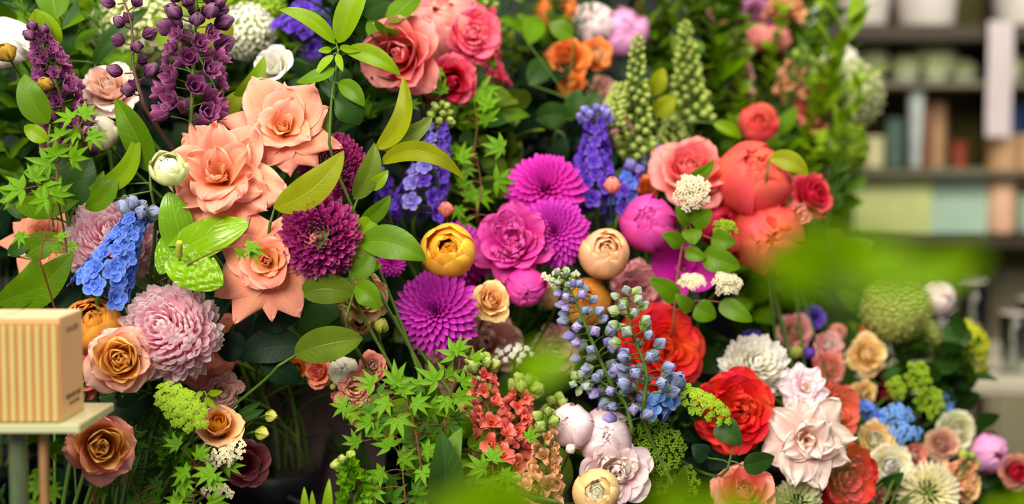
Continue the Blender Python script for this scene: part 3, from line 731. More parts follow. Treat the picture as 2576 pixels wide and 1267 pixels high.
# small shared meshes
rr = random.Random(77)
def multi(fn, mat, name, n=3): return [bloom_mesh(fn(), name, mat) for _ in range(n)]
FL = {}
for key, m in (('blue', 'blue'), ('violet', 'violet'), ('viomid', 'viomid'), ('purple', 'purple'), ('sky', 'sky')):
    out = []
    for k in range(3):
        bl = B_floret5(rr, w=.44, th=80 + 5 * k)
        mb = MB()
        for q in bl.parts:
            for g, U, V in q[1]: mb.grid(g * bl.k, U, V)
        mb2 = B_floret5(rr, w=.42, th=62)      # inner whorl
        for q in mb2.parts:
            for g, U, V in q[1]: mb.grid(g * mb2.k * .42, U, V)
        mb.tube([(0, 0, .1), (.05, 0, -.3), (.12, 0, -.75)], [.18, .12, .02], 6)
        out.append(mb.mesh('floret', PET[m]))
    FL[key] = out
def cup_floret(m, n=6, th1=10):
    out = []
    for k in range(3):
        b = Bloom(); b.layer('p', n, rr, L=1.5, w=.5, th0=70, th1=th1 - 20 + 12 * k, a0=.9, e2=.55, nu=8, nv=5, curl=30)
        b.layer('p', 4, rr, L=1.1, w=.35, th0=45, th1=-10, a0=.9, e2=.55, nu=7, nv=5); b.norm()
        out.append(bloom_mesh(b, 'floret', m))
    return out
FL['purplecup'] = cup_floret(PET['purple'])
def bud_meshes(m, slim=1.0, n=2):
    out = []
    for k in range(n):
        bl = B_bud(rr, 4, slim); out.append(bloom_mesh(bl, 'bud', m))
    return out
GREEN['globe'] = petal_mat('globe_pale_green', [(0, '#a8b44c'), (1, '#d0d684')])
BUD = {k: bud_meshes(PET[k], sl) for k, sl in (('purpledk', 1.8), ('greyblue', 1.6), ('bluegreen', 1.6), ('greenbud', 1.5), ('yelbud', 2.4), ('viomid', 1.5), ('brownbud', 1.1), ('snappeach', 1.6), ('snapcoral', 1.6), ('waxwhite', 1.2), ('lavend', 1.4), ('blue', 1.5))}
FL['snap'] = {}
def snap_floret(m):
    out = []
    for k in range(3):
        b = Bloom(); b.layer('p', 2, rr, L=1.2, w=.55, th0=30, th1=40, curl=110, a0=1.2, e2=.4, ruf=.1, nu=9, nv=9, r0=.08)
        b.layer('p', 3, rr, L=1.1, w=.5, th0=35, th1=60, curl=80, a0=1.1, e2=.4, ruf=.1, nu=9, nv=9, r0=.08)
        b.layer('p', 3, rr, L=.9, w=.4, th0=20, th1=0, a0=1.5, nu=7, nv=7, r0=.05); b.norm()
        out.append(bloom_mesh(b, 'floret', m))
    return out
for k in ('snapcoral', 'snappeach', 'salmonpink', 'dustyrose', 'dustypink', 'hotpink'): FL['snap'][k] = snap_floret(PET[k])
def star_cluster(m, n=9, fr=.36, petals=5, ball=False):
    out = []
    for k in range(2):
        mb = MB()
        for i in range(n):
            rr_ = math.sqrt((i + .5) / n) * .85; ph = i * 2.4
            q = np.array([rr_ * math.cos(ph), rr_ * math.sin(ph), .25 * (1 - rr_ ** 2) + rr.uniform(-.06, .06)])
            if ball: mb.ball(fr, q, nu=5, nv=7)
            else:
                bl = B_star(rr, petals, .42); Rb = basis(nrm([q[0] * .5, q[1] * .5, 1]), rr.uniform(0, 6))
                for qq in bl.parts:
                    for g, U, V in qq[1]: mb.grid((g * bl.k * fr) @ Rb.T + q, U, V)
                mb.ball(fr * .3, q + [0, 0, .03], nu=4, nv=6)
            mb.tube([q * [.1, .1, 1] - [0, 0, .9], q], .03, 3)
        out.append(mb.mesh('floret_cluster', m))
    return out
CL = dict(lime=star_cluster(GREEN['lime'], 10), limeball=star_cluster(GREEN['lime'], 9, .24, ball=True), greenball=star_cluster(GREEN['limedark'], 8, .3, ball=True), cream=star_cluster(PET['waxwhite'], 10, .34), creamball=star_cluster(PET['cream'], 9, .28, ball=True),
          white=star_cluster(PET['white'], 10, .38), wax=star_cluster(PET['waxwhite'], 5, .46), sky=star_cluster(PET['sky'], 5, .5), pinkstar=star_cluster(PET['snappeach'], 5, .5), yg=star_cluster(PET['yellowgreen'], 6, .5))
PALM = dict(maple=[palmate(rr, 7 if k < 3 else 5).mesh('leaf', GREEN['maple']) for k in range(5)], mapledark=[palmate(rr, 7 if k < 3 else 5).mesh('leaf', GREEN['mapledark']) for k in range(4)])
SPR = {}
for key, kw in (('laurel', {}), ('broad', dict(n=8, lw=.028, ll=.07)), ('narrow', dict(n=13, lw=.011, ll=.07, up=1.3, shape=(.7, .9))), ('small', dict(n=18, lw=.010, ll=.026))):
    base = [proto_sprig(rr, **kw) for _ in range(3)]
    for col in ('leaf', 'bright', 'dark', 'deep', 'olive', 'lemon'):
        SPR[key, col] = [b.mesh('foliage', GREEN[col]) for b in base]
fb = [proto_fern(rr) for _ in range(2)]
for col in ('fern', 'ferndark'): SPR['fern', col] = [b.mesh('foliage', GREEN[col]) for b in fb]
# ---------------------------------------------------------------- the shop
def structure(o): o['kind'] = 'structure'; return o
structure(MB().box(-4, 5, -1.5, 6.2, -.05, 0).build('floor', plain_mat('floor_concrete', '#6d675c', .7, noise=.2, scale=4), smooth=False))
structure(MB().box(-4, 5, 6.0, 6.15, 0, 3.3).build('wall_back', plain_mat('wall_olive_plaster', '#77704f', .85, noise=.12, scale=3), smooth=False))
structure(MB().box(-4.15, -4, -1.5, 6.2, 0, 3.3).build('wall_left', plain_mat('wall_olive_plaster', '#77704f', .85), smooth=False))
wood_dk = plain_mat('stand_shade_black_wood', '#0a0c10', .7, noise=.3, scale=9)  # near-black, so the shade in the gaps is put into the colour
st = root('tiered_display_stand', (-.05, 2.0, 0), 'black stepped wooden stand carrying the flower buckets behind all the blooms', 'display stand')
def stp(name, *b): MB().box(*b, .004).build(name, wood_dk, st, (.05, -2.0, 0), smooth=False)
stp('step', -1.25, .62, 1.50, 1.88, .46, .52); stp('step', -1.25, .62, 1.88, 2.24, .57, .62); stp('step', -1.25, .62, 2.24, 2.72, .68, .72)
stp('riser', -1.25, .62, 1.50, 1.53, 0, .46); stp('riser', -1.25, .62, 1.88, 1.90, .52, .57); stp('riser', -1.25, .62, 2.24, 2.26, .62, .68)
stp('shade_back_panel', -1.45, .58, 2.80, 2.84, 0, 2.05); stp('side_panel', .62, .65, 1.50, 2.72, 0, .68)  # tall panel added as dark backing, standing in for shade between blooms
bucket_mat = plain_mat('bucket_black_plastic', '#101316', .45)
lay = [((-.78, -.52, -.02, .22, .44), 1.74, .52, .28), ((-.80, -.56, -.04, .20, .44), 2.06, .62, .28), ((-.78, -.52, -.26, 0.0, .25, .50), 2.46, .72, .28)]
for row, (xs, y, z, h) in enumerate(lay):
    for x in xs:
        rt = root('flower_bucket', (x, y, z), 'black plastic bucket holding flower stems on the %s step' % ('lowest', 'middle', 'top')[row], 'bucket', 'black buckets on the %s step' % ('lowest', 'middle', 'top')[row])
        MB().lathe([(.0, .002), (.062, .002), (.075, h * .5), (.088, h), (.093, h + .004), (.093, h - .012), (.086, h - .01), (.070, .012), (0, .012)], sides=28).build('bucket_body', bucket_mat, rt)
        MB().lathe([(.090, h - .02), (.094, h - .018), (.094, h - .006), (.090, h - .004)], sides=28).build('rim', bucket_mat, rt)
glass = plain_mat('clear_glass', '#eef4f0', .03, noise=0, trans=1.0, ior=1.3)
glassgreen = plain_mat('green_glass', '#9fb38a', .08, noise=0, trans=.8, ior=1.4)
rt = root('glass_vase', (-.335, 1.98, .62), 'clear flared glass vase with a black ribbon round its neck beside the tan paper', 'vase')
MB().lathe([(0, .004), (.055, .004), (.05, .12), (.055, .25), (.085, .345), (.087, .345), (.083, .342), (.051, .25), (.046, .12), (.05, .014), (0, .014)], sides=36).build('vase_body', glass, rt)
MB().lathe([(.0565, .24), (.060, .242), (.067, .285), (.062, .287)], sides=36).build('ribbon', bucket_mat, rt, label='black ribbon band')
MB().tube(bez((.03, -.07, .26), (.10, -.10, .25), (.13, -.10, .12), (.15, -.10, .03), 10), [.006] * 10, 6).build('ribbon_tail', bucket_mat, rt)
# brown wrapping paper sheets leaning behind the vase
pap = plain_mat('wrapping_paper_brown', '#493a38', .8)
a = P(830, 1200, 2.0)
rt = root('wrapping_paper', a, 'dull brown paper wrapper standing right of the black ribbon vase', 'wrapping paper')
m = MB(); g = np.array([[[x, .04 * math.cos(x * 20) , z] for x in np.linspace(-.075 + z * -.1, .075 + z * .12, 10)] for z in np.linspace(-.25, .13, 8)]); m.grid(g); m.grid(g[:, ::-1] + [0, .002, 0]); m.build('paper_sheet', pap, rt)

# glass pedestal with the ribbed box
D0 = 1.45
pl = P(60, 1047, D0); ztop = pl[2]
px = lambda x, D=D0: (x - IW / 2) / FPX * D
x_r = px(152, 1.412); x_l = x_r - .105
yb = pl[1] - .035
rt = root('glass_pedestal', ((x_l + x_r) / 2, yb + .05, 0), 'pale green glass plate on posts under the ribbed box', 'display pedestal')
ofs = (-(x_l + x_r) / 2, -(yb + .05), 0)
MB().box(x_l - .05, x_r + .020, yb - .008, yb + .115, ztop - .009, ztop, .001).build('glass_plate', plain_mat('plate_glass_pale', '#c9cc9e', .15, noise=.03, trans=.25, ior=1.45), rt, ofs, smooth=False)
MB().tube([(px(48), yb + .03, .02), (px(48), yb + .03, ztop - .009)], .0095, 14).build('post', glassgreen, rt, ofs, label='greenish glass post')
MB().tube([(px(112), yb + .03, .02), (px(112), yb + .03, ztop - .009)], .0052, 14).build('post', plain_mat('post_copper', '#b88a5a', .35, metal=.5), rt, ofs, label='slim copper coloured post')
MB().box(x_l - .03, x_r + .02, yb, yb + .10, 0, .02, .002).build('foot', plain_mat('pedestal_foot', '#55543c', .5), rt, ofs, smooth=False)
bh = .1035; bw = x_r - x_l; bd = .074
rt = root('ribbed_box', ((x_l + x_r) / 2, yb + bd / 2, ztop), 'cream carton box with ribbed front and small dark lettering on the glass plate', 'box')
ob = (-bw / 2, -bd / 2, 0)
cream = plain_mat('carton_cream', '#dcb680', .6, noise=.03, stripes=(1, .0032, '#d4a068', .35))
MB().box(0, bw, .0, bd, 0.0005, bh, .0008).build('carton_body', cream, rt, ob, smooth=False)
MB().box(.0, bw, .0005, bd, bh + .0002, bh + .0022, .001).build('lid', plain_mat('carton_lid', '#e6c49c', .6, noise=.02), rt, ob, smooth=False)
lid = bpy.data.objects['lid']
MB().box(bw * .44, bw * .45, 0.001, bd - .001, bh + .0023, bh + .0026).build('lid_seam', plain_mat('carton_seam', '#c89a68', .7), lid, (0, 0, 0), smooth=False)
MB().box(0.0, bw - .0008, -.0012, -.0006, .002, bh - .004).build('front_backing', plain_mat('rib_orange_ground_shaded', '#ae7030', .7, noise=.06), rt, ob, smooth=False)  # ground between ribs, darkened in colour for the shaded front face
ribs = plain_mat('rib_shaded_olive', '#b8ac70', .55, noise=.03)  # rib colour carries the shade of the box front
pitch = .0083; k = 0; x = bw - .0052
while x > .002 and k < 14:
    m = MB()
    w2 = .0026
    g = np.array([[[x + w2 * math.cos(t), -.0012 - .0019 * math.sin(t), z] for t in np.linspace(math.pi, 0, 9)] for z in (.002, bh - .005)]); m.grid(g[:, ::-1])
    m.build('rib', ribs, rt, ob); x -= pitch; k += 1
def text(body, size, loc, rot, mat, parent, name):
    cu = bpy.data.curves.new(name, 'FONT'); cu.body = body; cu.size = size; cu.extrude = .0001; cu.align_x = 'CENTER'; cu.materials.append(mat)
    o = bpy.data.objects.new(name, cu); C.objects.link(o); me = bpy.data.meshes.new_from_object(o); bpy.data.objects.remove(o)
    me.materials.clear(); me.materials.append(mat)
    o = bpy.data.objects.new(name, me); C.objects.link(o); o.location = loc; o.rotation_euler = rot; o.parent = parent
    return o
ink = plain_mat('ink_brown', '#6e5634', .8); ink2 = plain_mat('ink_dark', '#4a3a22', .8)
text('IS A LOVE', .0088, (bw / 2 + .0003, .004, bh - .0160), (math.pi / 2, 0, math.pi / 2), ink, rt, 'lettering')
text('PERFUME SHOP', .0072, (bw / 2 + .0003, .004, .020), (math.pi / 2, 0, math.pi / 2), ink2, rt, 'lettering')
text('eau de parfum', .0058, (bw / 2 + .0003, .006, .0135), (math.pi / 2, 0, math.pi / 2), ink2, rt, 'lettering')

# background shelving, out of focus
BD = 4.2
def bz(py, D=BD): return P(0, py, D)[2]
def bx(pxx, D=BD): return (pxx - IW / 2) / FPX * D
shelf_m = plain_mat('shelf_dark_wood', '#332a18', .6, noise=.2); board2 = plain_mat('shelf_grey_board', '#66604a', .6)
yB = 4.15
rt = root('shelving_unit', (bx(2330), yB + .2, 0), 'tall dark shelving unit carrying pale pots and vases at the back', 'shelf')
o0 = (-bx(2330), -(yB + .2), 0)
def shelf(py, th, mat, label=None, x0=1960, x1=2750): MB().box(bx(x0), bx(x1), yB - .05, yB + .42, bz(py) - th, bz(py), .003).build('shelf_board', mat, rt, o0, smooth=False, label=label)
shelf(72, .045, shelf_m); shelf(208, .02, board2); shelf(425, .018, board2); shelf(592, .03, shelf_m)
MB().box(bx(1960), bx(2750), yB + .40, yB + .42, bz(700), bz(-160), .002).build('back_board', plain_mat('shelf_back_board', '#5a5628', .8, noise=.15, scale=5), rt, o0, smooth=False)
for x in (1962, 2560): MB().box(bx(x), bx(x + 22), yB + .36, yB + .40, 0, bz(-160), .002).build('upright', shelf_m, rt, o0, smooth=False)
def vase(name, label, cat, x0, x1, ybot, ytop, mat, flare=1.0, dy=.12, group=None, sq=False):
    z0, z1 = bz(ybot), bz(ytop); h = z1 - z0; w = (bx(x1) - bx(x0)) / 2
    rt = root(name, ((bx(x0) + bx(x1)) / 2, yB + dy, z0), label, cat, group)
    rb = w / flare
    if sq:
        m = MB(); m.box(-w, w, -w * .8, w * .8, 0, h, .004); m.build('vase_wall' if 'vase' in name else 'pot_wall', mat, rt, smooth=False)
    else:
        MB().lathe([(0, .002), (rb * .95, .002), (rb, .01), ((rb + w) / 2, h * .5), (w, h - .004), (w, h), (w - .006, h), ((rb + w) / 2 - .007, h * .5), (rb - .007, .012), (0, .012)], sides=36).build(name.split('_')[-1] + '_wall', mat, rt)
        MB().lathe([(w - .004, h - .012), (w + .003, h - .010), (w + .003, h + .002), (w - .006, h + .002)], sides=36).build('rim', mat, rt)
    return rt
cer = plain_mat('ceramic_white', '#c4bcb2', .4, noise=.04); cer2 = plain_mat('ceramic_grey_green', '#a9b29a', .4, noise=.04)
vase('flower_pot', 'greyish green pot nearest the flowers on the top shelf', 'pot', 1985, 2088, 68, -70, cer2, 1.25)
vase('flower_pot', 'wide white flared pot next to the greyish pot on the top shelf', 'pot', 2100, 2250, 66, -80, cer, 1.22)
vase('flower_pot', 'large white pot in the middle of the top shelf', 'pot', 2252, 2420, 68, -90, cer, 1.2)
vase('flower_pot', 'white pot cut by the picture edge on the top shelf', 'pot', 2500, 2680, 68, -90, cer, 1.2)
pale = plain_mat('vase_pale_green', '#b4bc78', .35, noise=.05); aqua = plain_mat('vase_aqua', '#9db8a0', .3, noise=.05); tan = plain_mat('vase_tan', '#b08a62', .5, noise=.08); brn = plain_mat('vase_brown', '#7a5238', .5, noise=.1); rust = plain_mat('vase_rust', '#8c3c20', .5)
tan2 = plain_mat('vase_sand', '#d2a888', .5); cyl = plain_mat('jar_cream', '#c8c490', .4)
vase('storage_jar', 'small cream jar at the flower end of the middle shelf', 'jar', 2180, 2236, 424, 345, cyl, 1.0)
vase('glass_vase', 'slim blue green glass vase beside the small cream jar', 'vase', 2240, 2292, 424, 300, plain_mat('glass_teal', '#6f8a7c', .25, trans=.3), 1.1)
vase('brown_vase', 'tall dark brown cylinder vase on the middle shelf', 'vase', 2296, 2362, 424, 262, brn, 1.05)
vase('brown_vase', 'tall light tan cylinder vase touching the dark brown one', 'vase', 2350, 2404, 424, 255, tan, 1.05, .16)
vase('rust_vase', 'short rust red vase right of the tall tan one', 'vase', 2400, 2438, 424, 358, rust, 1.0, .08)
vase('tan_vase', 'thin tan vase standing behind the rust red one', 'vase', 2412, 2436, 424, 290, tan, 1.0, .26)
vase('white_vase', 'narrow white glass vase leaning tall before the brown ones', 'vase', 2272, 2312, 424, 235, plain_mat('glass_milky', '#c4cec8', .2, trans=.3), 1.5, .02)
vase('sand_vase', 'tall sand coloured vase under the hanging strip', 'vase', 2478, 2560, 460, 345, tan, 1.0, .05)
vase('sand_vase', 'tall sand coloured vase at the far end of the row', 'vase', 2556, 2650, 480, 340, tan, 1.0, .12)
vase('sand_vase', 'pinkish sand block vase on the lower shelf', 'vase', 2484, 2556, 588, 462, tan2, 1.0, .06)
vase('sand_vase', 'green glazed block vase at the end of the lower shelf', 'vase', 2562, 2660, 588, 490, aqua, 1.0, .06)
vase('square_vase', 'large pale green square vase on the lower shelf', 'vase', 2145, 2338, 590, 428, pale, 1.0, .12, sq=True)
vase('square_vase', 'aqua green glass cube vase on the lower shelf', 'vase', 2342, 2486, 590, 424, aqua, 1.0, .12, sq=True)
vase('blue_vase', 'dark blue round vase behind the hanging strip', 'vase', 2512, 2620, 424, 250, plain_mat('vase_blue', '#2f4a72', .25), 1.3, .2)
rt = root('hanging_strip', (bx(2470), yB - .08, bz(66)), 'long pale paper strip hanging from the top shelf', 'paper strip')
m = MB(); g = np.array([[[x, -.004 * math.sin(t * 6), -t * (bz(66) - bz(345))] for x in (-.036, -.012, .012, .036)] for t in np.linspace(0, 1, 10)]); m.grid(g); m.grid(g[:, ::-1] + [0, .001, 0]); m.build('strip', plain_mat('paper_strip', '#b4a8a6', .8, noise=.03), rt)
# far bouquets in jars on the second shelf
# glassware table low behind the bouquets
TD = 3.5
tz = P(0, 905, TD)[2]
rt = root('glassware_table', (P(2480, 900, TD)[0], P(0, 900, TD)[1], 0), 'grey table crowded with clear glassware at the far end', 'table')
gx, gy = P(2480, 900, TD)[0], P(0, 900, TD)[1]
tm = plain_mat('table_grey', '#aaa48e', .6, noise=.1)
MB().box(-.42, .6, -.35, .35, tz - .03, tz, .004).build('table_top', tm, rt, smooth=False)
for x in (-.38, .56):
    for y in (-.3, .3): MB().box(x - .02, x + .02, y - .02, y + .02, 0, tz - .03).build('leg', tm, rt, smooth=False)
rg = random.Random(9)
for i in range(12):
    x = gx - .22 + (i % 6) * .105 + rg.uniform(-.02, .02); y = gy - .22 + (i // 6) * .25 + rg.uniform(-.04, .04); r0 = rg.uniform(.03, .042); h = rg.uniform(.10, .2)
    q = root('glass_tumbler', (x, y, tz), 'clear glass tumbler or vase on the grey table behind the bouquets', 'glass', 'clear glassware on the grey table')
    MB().lathe([(0, .003), (r0 * .8, .003), (r0, h), (r0 - .002, h), (r0 * .8 - .003, .01), (0, .01)], sides=24).build('glass_wall', glass, q)
    MB().lathe([(r0 - .003, h), (r0 + .002, h + .001), (r0 + .001, h + .005), (r0 - .003, h + .004)], sides=24).build('rim', cer, q)
# grey cupboard behind that table
rt = root('grey_cupboard', (bx(2450), 4.62, 0), 'grey olive cupboard front behind the glassware table', 'cupboard')
cm = plain_mat('cupboard_olive_grey', '#aaa17c', .7, noise=.12, scale=6)
MB().box(-.65, .65, 0, .35, 0, bz(640, 4.62), .004).build('cupboard_body', cm, rt, smooth=False)
for x in (-.42, -.0, .42): MB().box(x - .2, x + .2, -.02, 0, .1, bz(660, 4.62), .003).build('door', cm, rt, smooth=False)
# ---------------------------------------------------------------- blooms in focus on the near end of the bank
F = flower
p = PET
handrose(712, 312, 128, 1.70, .12, .42, (p['peach'], p['peachh']), 'open peach rose highest of the three large peach roses, star shaped petals',
    [(126, 1.22, .50, 62, 58, 40, .6, -.6, .10, .03), (92, .95, .42, 55, 50, 50, .7, -.5, .14, .05), (58, 1.12, .50, 62, 62, 45, .6, -.7, .12, .05), (28, 1.0, .42, 66, 66, 60, .6, -1.0, .18, .04), (-14, 1.22, .40, 76, 92, 40, .5, -1.5, .30, .03),
     (-42, 1.0, .44, 84, 104, 50, .4, -1.4, .26, .03), (-78, .92, .42, 84, 112, 40, .4, -1.3, .22, .04), (-112, .78, .42, 80, 104, 40, .5, -.9, .10, .07), (-150, .78, .38, 78, 96, 70, .5, -1.0, .2, .04), (176, 1.28, .46, 70, 84, 45, .6, -1.5, .30, .03),
     (152, 1.0, .40, 60, 66, 70, .7, -.8, .2, .03), (70, .72, .36, 32, 40, 75, .9, -.2, .1, .04), (-30, .74, .36, 44, 60, 70, .8, -.7, .2, .02), (-130, .74, .36, 46, 62, 70, .8, -.6, .2, .02), (170, .66, .34, 34, 44, 80, .9, -.3, .1, .03)], hs=.85)
F('ruffled', 550, 436, 150, 1.665, -.02, .28, (p['peach'], p['peachh']), 'largest ruffled peach rose touching the white peony bud', spin=1.2, split=True)
handrose(668, 655, 138, 1.66, .04, .05, (p['peach'], p['peachh']), 'wide open peach rose with a maple leaf before its heart',
    [(112, 1.05, .42, 76, 88, 30, .5, -1.4, .26, .02), (70, .88, .38, 70, 80, 40, .5, -1.4, .28, .02), (28, 1.02, .42, 74, 86, 40, .5, -1.3, .26, .02), (-4, 1.02, .34, 82, 92, 30, .4, -1.2, .3, .02), (-60, 1.18, .48, 82, 94, 30, .4, -1.2, .2, .02), (-86, 1.1, .34, 86, 96, 25, .3, -1.2, .3, .02),
     (-118, 1.30, .46, 82, 94, 30, .4, -1.4, .3, .02), (-146, 1.16, .44, 78, 90, 40, .5, -1.1, .2, .02), (165, .86, .40, 66, 70, 60, .7, -.8, .14, .03), (-75, .62, .40, 44, 36, 90, 1.1, .3, .04, .03), (40, .6, .36, 40, 40, 80, 1.0, .0, .08, .02), (170, .62, .36, 40, 40, 80, 1.0, .1, .08, .02), (-130, .66, .38, 50, 48, 80, 1.0, .0, .08, .03)], hs=.9)
handrose(98, 592, 104, 1.78, -.1, .5, (p['peach'], p['peachh']), 'peach rose with pointed petals half hidden above the large dark leaves at the near end',
    [(118, 1.15, .38, 60, 58, 40, .6, -1.4, .34, .02), (60, 1.25, .44, 60, 60, 40, .6, -1.2, .28, .02), (88, .8, .42, 45, 50, 60, .8, -.4, .1, .03), (178, 1.2, .42, 78, 92, 40, .5, -1.5, .32, .02), (10, 1.15, .44, 76, 90, 40, .5, -1.2, .26, .02), (-60, 1.0, .46, 84, 100, 40, .4, -1.0, .2, .02), (-120, 1.0, .46, 84, 100, 40, .4, -1.0, .2, .02), (150, .9, .40, 64, 70, 50, .6, -1.0, .2, .03)])
F('reflex', 512, 880, 112, 1.76, .5, .05, (p['coralpeach'], p['peachh']), 'coral peach rose mostly hidden behind the lower pink globe chrysanthemum', split=True, open=8)
F('rose', 275, 222, 84, 1.80, -.05, .45, (p['blush'], p['blushh']), 'blush white rose between the two purple delphinium spikes', split=True, open=8)
F('rose', 303, 903, 84, 1.63, .12, .12, (p['rosegold'], p['rosegoldh']), 'amber yellow rose with pinkish guard petals right of the ribbed box', spin=.7, split=True, open=-4, full=1)
F('cabbage', 238, 818, 64, 1.68, .1, .5, (p['orangegold'], p['orangegold']), 'orange gold ruffled rose behind the top corner of the ribbed box')
F('rose', 205, 925, 78, 1.73, -.2, -.1, (p['salmon'], p['orangegold']), 'orange red rose peeping out between the ribbed box and the amber rose')
F('rose', 255, 1122, 86, 1.62, .35, .08, (p['pinkgold'], p['rosegoldh']), 'apricot and pink rose just below the glass plate', spin=2.2, split=True, open=-6, full=1)
F('rose', 552, 1072, 58, 1.68, .05, .62, (p['apricot'], p['yellowh']), 'small apricot yellow rose beside the lime green lace flower', open=-14)
F('carnation', 556, 985, 56, 1.76, .35, .15, p['dustypink'], 'pale dusty pink carnation behind the small apricot rose')
F('mum', 278, 598, 112, 1.73, .15, .42, p['pinkmum'], 'pale pink globe chrysanthemum behind the bright blue delphinium', n=380, L=.62, w=.135, inc=85)
F('mum', 418, 832, 122, 1.66, -.12, .25, p['pinkmum'], 'largest pale pink globe chrysanthemum in front of the coral peach rose', n=400, L=.62, w=.135, inc=88)
F('mum', 838, 412, 82, 1.76, .2, .3, p['magmum'], 'magenta globe chrysanthemum half hidden behind the broad lemon leaf', n=420, L=.36, w=.075, inc=85, core=.62)
F('mum', 803, 592, 104, 1.67, .08, .12, p['magmum'], 'deep magenta chrysanthemum with curled florets beside the open peach rose', n=420, L=.44, w=.08, inc=66, core=.56)
F('peonyball', 426, 428, 45, 1.62, .05, .55, (p['budgreen'], p['white']), 'round white peony bud with green cheeks before the ruffled peach rose', close=55, calmat='calyxbrown')
F('peonyball', 15, 105, 60, 1.78, -.1, .3, (p['white'], p['white']), 'white peony globe cut off by the edge at the near end of the bank')
F('bud', 15, 132, 26, 1.68, -.1, .5, p['brownbud'], 'round brown and yellow peony bud in front of the white peony globe')
F('bud', 112, 212, 21, 1.68, .1, .5, p['brownbud'], 'small yellow brown bud on the dark purple spike')
F('peonyball', 252, 335, 42, 1.78, -.1, .5, (p['cream'], p['white']), 'white peony bud below the blush rose behind maple leaves')
F('lisianthus', 690, 170, 54, 1.82, -.3, .35, (p['white'], p['greenwhite']), 'creamy white lisianthus above the highest peach rose', open=0) if False else F('lisianthus', 690, 170, 54, 1.82, -.3, .35, (p['white'], p['greenwhite']), 'creamy white lisianthus above the highest peach rose')
F('bud', 330, 508, 16, 1.72, .0, .6, p['salmon'], 'tiny reddish bud on top of the pink globe chrysanthemum')
F('rose', 915, 752, 66, 1.76, .2, -.05, (p['tan'], p['tan']), 'tan beige rose under the green leaves left of the magenta dahlia', open=4)
F('cabbage', 905, 795, 44, 1.83, .1, -.4, p['tan'], 'small tan frilled rose under the larger tan one')
F('bud', 960, 818, 18, 1.72, .3, .8, BUD and p['yelbud'], 'upright yellow green bud left of the magenta dahlia', slim=2.0, cal=False)
F('bud', 683, 1046, 15, 1.68, .85, -.05, p['yelbud'], 'upper of the two sideways yellow green buds in the dark gap', slim=2.6)
F('bud', 660, 1089, 17, 1.67, .85, -.12, p['yelbud'], 'lower of the two sideways yellow green buds in the dark gap', slim=2.4)
F('bud', 838, 972, 9, 1.74, 0, .3, p['yelbud'], 'tiny round yellow bud under the cream small rose')
F('lisianthus', 612, 1165, 60, 1.78, .45, .1, (p['burgundy'], p['maroon']), 'burgundy lisianthus with pale petal edges low by the dark gap')
F('rose', 745, 928, 34, 1.80, -.1, .3, p['orangegold'], 'small orange rose leftmost of the low cluster of spray roses')
F('rose', 803, 935, 38, 1.78, -.2, .2, (p['coralpeach'], p['salmon']), 'small salmon spray rose next to the orange one')
F('peonyball', 865, 935, 36, 1.75, 0, .4, (p['cream'], p['greenwhite']), 'small cream spray rose in the middle of the low cluster')
F('rose', 937, 921, 38, 1.74, .15, .2, (p['salmonpink'], p['dustypink']), 'small rosy pink spray rose at the end of the low cluster')
F('carnation', 893, 978, 48, 1.73, .1, .2, p['dustyrose'], 'dusty rose small carnation under the cream spray rose', n=36)
F('carnation', 912, 1037, 38, 1.73, .1, .1, p['dustyrose'], 'lower dusty rose carnation behind the maple leaves', n=34)
F('carnation', 860, 1000, 30, 1.76, -.3, .1, p['burgundy'], 'small burgundy edged carnation tucked beside the dusty rose one', n=30)
F('rose', 500, 1150, 34, 1.76, 0, .3, (p['blushtan'], p['dustypink']), 'pinkish tan small rose under the lime green lace flower')
# blooms farther along
F('cabbage', 1129, 636, 62, 1.80, -.05, .28, (p['yellow'], p['yellowh']), 'golden yellow rose above the magenta dahlia')
F('dahlia', 1095, 783, 103, 1.78, -.1, .12, p['dahliamag'], 'vivid magenta dahlia below the golden yellow rose', n=150)
F('dahlia', 1158, 640, 84, 1.88, .3, .2, p['dahliamag'], 'magenta dahlia hidden behind the golden yellow rose', n=120)
F('rose', 1233, 757, 54, 1.82, .2, .35, (p['butter'], p['apricot']), 'butter yellow rose right of the lower magenta dahlia', split=True)
F('peony', 1290, 607, 94, 1.85, -.1, .3, (p['magpeony'], p['magpeony']), 'bright magenta pink peony between the golden rose and the dahlias', frill=40)
F('peonyball', 1322, 722, 48, 1.84, .05, -.35, (p['magpeony'], p['magpeony']), 'magenta peony bud hanging under the magenta pink peony')
F('dahlia', 1372, 470, 96, 1.90, -.05, .35, p['magenta'], 'magenta dahlia topmost of the stacked pair in the middle', n=150)
F('dahlia', 1396, 582, 88, 1.86, .1, .15, p['dahliamag'], 'violet magenta dahlia lower of the stacked pair in the middle', n=150)
F('cabbage', 1520, 640, 58, 1.86, .05, .35, (p['apricot'], p['apricot']), 'round pale apricot ranunculus in the middle of the bank')
F('cabbage', 1388, 742, 32, 1.92, 0, .1, (p['butter'], p['butter']), 'small butter yellow rose right of the magenta peony bud')
F('cabbage', 1478, 762, 56, 1.90, -.1, .2, (p['orangegold'], p['orangegold']), 'golden orange ranunculus behind the pale blue delphinium buds')
F('carnation', 1610, 735, 82, 1.96, .05, .25, p['pink'], 'large soft pink carnation above the red peony')
F('peonyball', 1634, 560, 66, 1.90, -.15, .2, (p['magpeony'], p['magpeony']), 'round magenta peony left of the creamy spirea head')
F('peony', 1225, 865, 82, 1.95, 0, .2, p['dustypink'], 'dusty pink carnation shaped peony below the butter yellow rose', frill=26, ruf=.09)
F('carnation', 1120, 925, 64, 1.98, -.1, .1, p['dustypink'], 'dusty pink bloom in shade under the magenta dahlia')
F('carnation', 1402, 880, 62, 2.0, .1, .1, p['dustypink'], 'dusty beige pink bloom behind the blurred green leaf')
